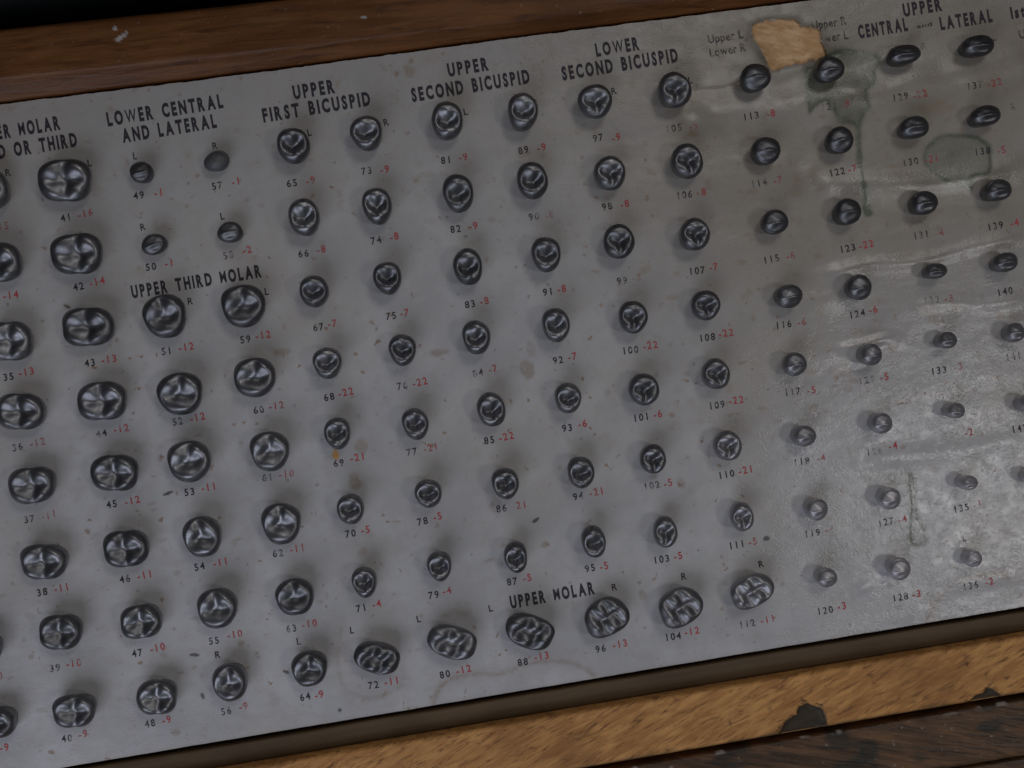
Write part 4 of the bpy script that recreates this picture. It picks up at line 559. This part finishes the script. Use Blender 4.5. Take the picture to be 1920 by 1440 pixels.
def make_crown(kind, wd, dp, n):
    h = {'M': 5.0, 'T': 5.3, 'U': 5.2, 'V': 5.2, 'B': 5.6, 'E': 5.6, 'Y': 5.3, 'C': 5.0, 'I': 4.7, 'S': 3.8, 'P': 3.4}[kind]
    r = np.random.default_rng(n*13+5); J = lambda s: float(r.uniform(-s, s))
    ns = 64; th = np.linspace(0, 2*np.pi, ns, endpoint=False)
    e = {'M': 2.75, 'U': 2.5, 'V': 2.5, 'T': 2.3, 'B': 2.1, 'E': 2.15, 'Y': 2.05, 'C': 2.0, 'I': 2.15, 'S': 2.0, 'P': 2.0}[kind]
    ct, st = np.cos(th), np.sin(th); k = (np.abs(ct)**e+np.abs(st)**e)**(-1/e)
    ou, ov = ct*k, st*k
    small = min(1, max(0, (6.8-dp)/2))
    taper = {'T': .13, 'B': .10+.12*small, 'E': .07+.10*small, 'U': .06, 'V': -.06}.get(kind, J(.04))
    wob = 1+.012*np.sin(2*th+r.uniform(0, 6))+.016*np.sin(3*th+r.uniform(0, 6))+.009*np.sin(5*th+r.uniform(0, 6))
    ou, ov = ou*(1+taper*ov)*wob, ov*wob
    if kind == 'M': ou = ou*(1+.03*np.sign(ov)*np.abs(ov)); wob2 = 1-.045*np.exp(-((ct)/.22)**2); ov = ov*wob2
    rho = np.array([q[0] for q in RINGS]); zf = np.array([q[1] for q in RINGS])
    U = rho[:, None]*ou[None, :]; V = rho[:, None]*ov[None, :]; R = np.repeat(rho[:, None], ns, 1)
    Zf = np.repeat(zf[:, None], ns, 1); top = np.repeat((np.arange(len(rho)) >= 6)[:, None], ns, 1)
    wt = np.where(top, 1-sstep(.72, .99, R), 0)
    a = lambda s=.06: J(s)
    if kind in 'MUVT':
        rim = .14*np.exp(-((R-.72)/.24)**2)
        if kind == 'M':
            cx_ = .06+a(.08)
            T = rim+.62*(ga(U, V, -.48+a(), .50, .36)+ga(U, V, .50+a(), .48, .34)+ga(U, V, -.48+a(), -.50, .36)+ga(U, V, .48+a(), -.50, .34))
            T -= .62*gr(U, V, [(cx_+a(.1), .85), (cx_-.06, .25), (cx_+.08, -.25), (cx_+a(.1), -.8)], .19)+.42*gr(U, V, [(-.42, a()), (-.15, .04), (.25, -.05), (.5, a())], .24)
            T -= .25*ga(U, V, -.32, 0, .25)+.25*ga(U, V, .44, 0, .25)
        elif kind == 'T':
            T = rim+.64*(ga(U, V, -.46+a(), .46, .36)+ga(U, V, .44+a(), .46, .34)+.9*ga(U, V, .05+a(.1), -.58, .46, .31))
            T -= .50*gr(U, V, [(.05+a(.1), .75), (.02, .25), (-.2+a(), 0)], .20)+.56*gr(U, V, [(-.52, -.12+a(.1)), (-.2, -.06), (.2, -.12), (.48, -.02+a(.1))], .24)
            T -= .30*ga(U, V, .2, .05, .26)
        else:
            m = 1 if kind == 'U' else -1
            T = rim+.62*(ga(m*U, V, -.50+a(), .30, .27)+ga(m*U, V, .12+a(), .44, .26)+ga(m*U, V, .55+a(), -.20, .25)+ga(m*U, V, -.10+a(), -.48, .28))
            T -= .75*gr(m*U, V, [(-.15, .9), (-.22, .3), (-.44, -.1), (-.50, -.5)], .18)+.70*gr(m*U, V, [(.48, .62), (.32, .12), (.28, -.25), (.22, -.70)], .18)
            T -= .4*gr(m*U, V, [(-.36, 0.05), (.28, -.05)], .15)
        amp = .15
    elif kind in 'BE':
        f = .06 if kind == 'B' else .0
        rim = .12*np.exp(-((R-.70)/.22)**2); a = lambda s=.09: J(s)
        T = rim+.80*ga(U, V, a(.05), .50+f, .50, .33)+.60*ga(U, V, a(.06), -.58, .36, .26)
        T -= .80*gr(U, V, [(-.42, -.02+f+a()), (-.1, -.12+f), (.15, -.10+f), (.40, 0+f+a())], .25)+.45*ga(U, V, -.02+a(), -.10, .36, .28)
        T -= .20*gr(U, V, [(a(.1), -.12), (a(.15), -.65)], .17)
        amp = .16
    elif kind == 'Y':
        rim = .16*np.exp(-((R-.68)/.22)**2); a = lambda s=.08: J(s)
        T = rim+.65*ga(U, V, a(), .50, .46, .30)+.5*ga(U, V, -.36+a(), -.42, .30)+.5*ga(U, V, .38+a(), -.40, .30)
        T -= .70*gr(U, V, [(-.48, .08+a()), (0, -.08), (.42, .10+a())], .22)+.42*gr(U, V, [(0, -.08), (a(.12), -.62)], .19)+.3*ga(U, V, 0, -.05, .28)
        amp = .145
    elif kind == 'C':
        T = .9-1.2*R**2-.55*np.abs(V+.10)+.26*np.exp(-((V+.10+.10*U*U)/.11)**2)*np.exp(-(U/.52)**4)-.22*ga(U, V, a(), -.45, .34, .2)
        amp = .15; wt = np.where(top, 1-sstep(.82, 1.0, R), 0)
    elif kind in 'IS':
        v0 = -.12+a(.05)
        T = .95-1.5*np.abs(V-v0)**1.5-1.25*np.abs(U)**2.4+.30*np.exp(-((V-v0+.08*U*U)/.13)**2)*np.exp(-(U/.60)**4)-.30*ga(U, V, a(), -.48, .5, .18)
        amp = .17; wt = np.where(top, 1-sstep(.80, 1.0, R), 0)
    else:
        T = .9-1.5*R**2+a(.15)*U-.3*V; amp = .24; wt = np.where(top, 1-sstep(.8, 1., R), 0)
    Zf = Zf+amp*T*wt
    Zf = Zf*(1+.010*np.sin(U*6+r.uniform(0, 6))*np.sin(V*8+r.uniform(0, 6))*top)
    lean = {'B': .05, 'E': .04}.get(kind, 0)
    P = np.stack([U*wd/2, V*dp/2+lean*Zf*h, Zf*h], 2).reshape(-1, 3)
    ctr = P[-ns:].mean(0); P = np.vstack([P, ctr])
    nr = len(RINGS); i = np.arange(ns); F = []
    for k_ in range(nr-1):
        o = k_*ns; F += [(o+q, o+(q+1) % ns, o+ns+(q+1) % ns, o+ns+q) for q in i]
    o = (nr-1)*ns; F += [(o+q, o+(q+1) % ns, len(P)-1) for q in i]; F.append(tuple(int(q) for q in i[::-1]))
    return P, F

NAMES = {'M': 'molar_crown', 'T': 'molar_crown', 'U': 'molar_crown', 'V': 'molar_crown', 'B': 'bicuspid_crown', 'E': 'bicuspid_crown', 'Y': 'bicuspid_crown', 'C': 'cuspid_crown', 'I': 'incisor_crown', 'S': 'incisor_crown', 'P': 'incisor_crown'}
LOOK = {'M': 'wide four cusped steel molar crown', 'T': 'rounded three cusped steel molar crown', 'U': 'long oval steel molar crown slanting down right', 'V': 'long oval steel molar crown slanting up right',
        'B': 'egg shaped steel bicuspid crown', 'E': 'oval steel bicuspid crown', 'Y': 'round steel bicuspid crown', 'C': 'round ridged steel cuspid crown', 'I': 'flattened steel incisor crown', 'S': 'small narrow steel incisor crown', 'P': 'dull smooth grey incisor crown without a ridge'}
GROUP = {'molar_crown': 'steel molar crowns set out on the card', 'bicuspid_crown': 'steel bicuspid crowns set out on the card', 'cuspid_crown': 'steel cuspid crowns set out on the card', 'incisor_crown': 'steel incisor crowns set out on the card'}
BY = {c[0]: c for c in CROWNS}
SPECIAL = {31: 'sliver of molar crown at the left edge, right above the next cut off crown',
           32: 'cut off molar crown lowest at the left edge, left of number 40',
           33: 'cut off molar crown topmost at the left edge, left of number 41',
           34: 'cut off steel molar crown at the left edge, left of number 42',
           121: 'dark round cuspid crown in the green stain just below the tan tear',
           125: 'small round cuspid crown under a bright crease, right of number 117 -5',
           126: 'small round cuspid crown above a worn number, right of number 118 -4',
           132: 'flattened pale incisor crown between the crowns numbered 131 -4 and 133 -3',
           134: 'small round incisor crown in the glossy patch, above number -2 and below 133 -3',
           135: 'smallest chipped incisor crown, in the bright glare above number 135 -1',
           141: 'dull incisor crown at the right edge below the one numbered 140 -3',
           142: 'half cut off dark crown at the right edge, right of the one above -2',
           143: 'sliver of pale crown at the right edge, lowest there',
           69: 'egg shaped steel bicuspid crown with an orange fleck at its foot, above 69 -21',
           105: 'round dark steel bicuspid crown at the torn paper end, above number 105 -9',
           138: 'flattened steel incisor crown touching the top of the round green stain'}
for n, kind, x, y, wd, dp, bpos, red, rpos, side, spos in CROWNS:
    if kind in 'UV':
        wd, dp = wd*1.05, dp*.90
    P, F = make_crown(kind, wd, dp, n)
    base = 0.0 if n > 112 else 0.0
    pale = .80*float(sstep(20, 90, x))*float(1-sstep(-50, 22, y))*(.85 if kind == 'V' else 1)  # glare haze painted into the steel colour toward the lower right
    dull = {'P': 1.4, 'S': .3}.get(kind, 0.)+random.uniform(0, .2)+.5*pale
    tone = random.uniform(.45, .85) if kind in 'CIS' else random.uniform(0, .6)
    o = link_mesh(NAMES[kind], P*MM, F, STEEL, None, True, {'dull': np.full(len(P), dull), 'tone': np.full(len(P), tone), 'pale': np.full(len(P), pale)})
    z = float(paper_z(np.array([x]), np.array([y]))[0])
    o.location = (x*MM, y*MM, z*MM-.00002)
    rot = {'U': -24, 'V': 20, 'S': 4, 'P': 18, 'M': -5, 'T': -2, 'I': -3}.get(kind, 0)+random.uniform(-4, 4)
    o.rotation_euler = (math.radians(random.uniform(-3, 3)), math.radians(random.uniform(-3, 3)), math.radians(rot))
    lab = SPECIAL.get(n) or f"{LOOK[kind]} standing above printed number {n} {red}"
    tag(o, lab, 'dental crown', GROUP[NAMES[kind]])
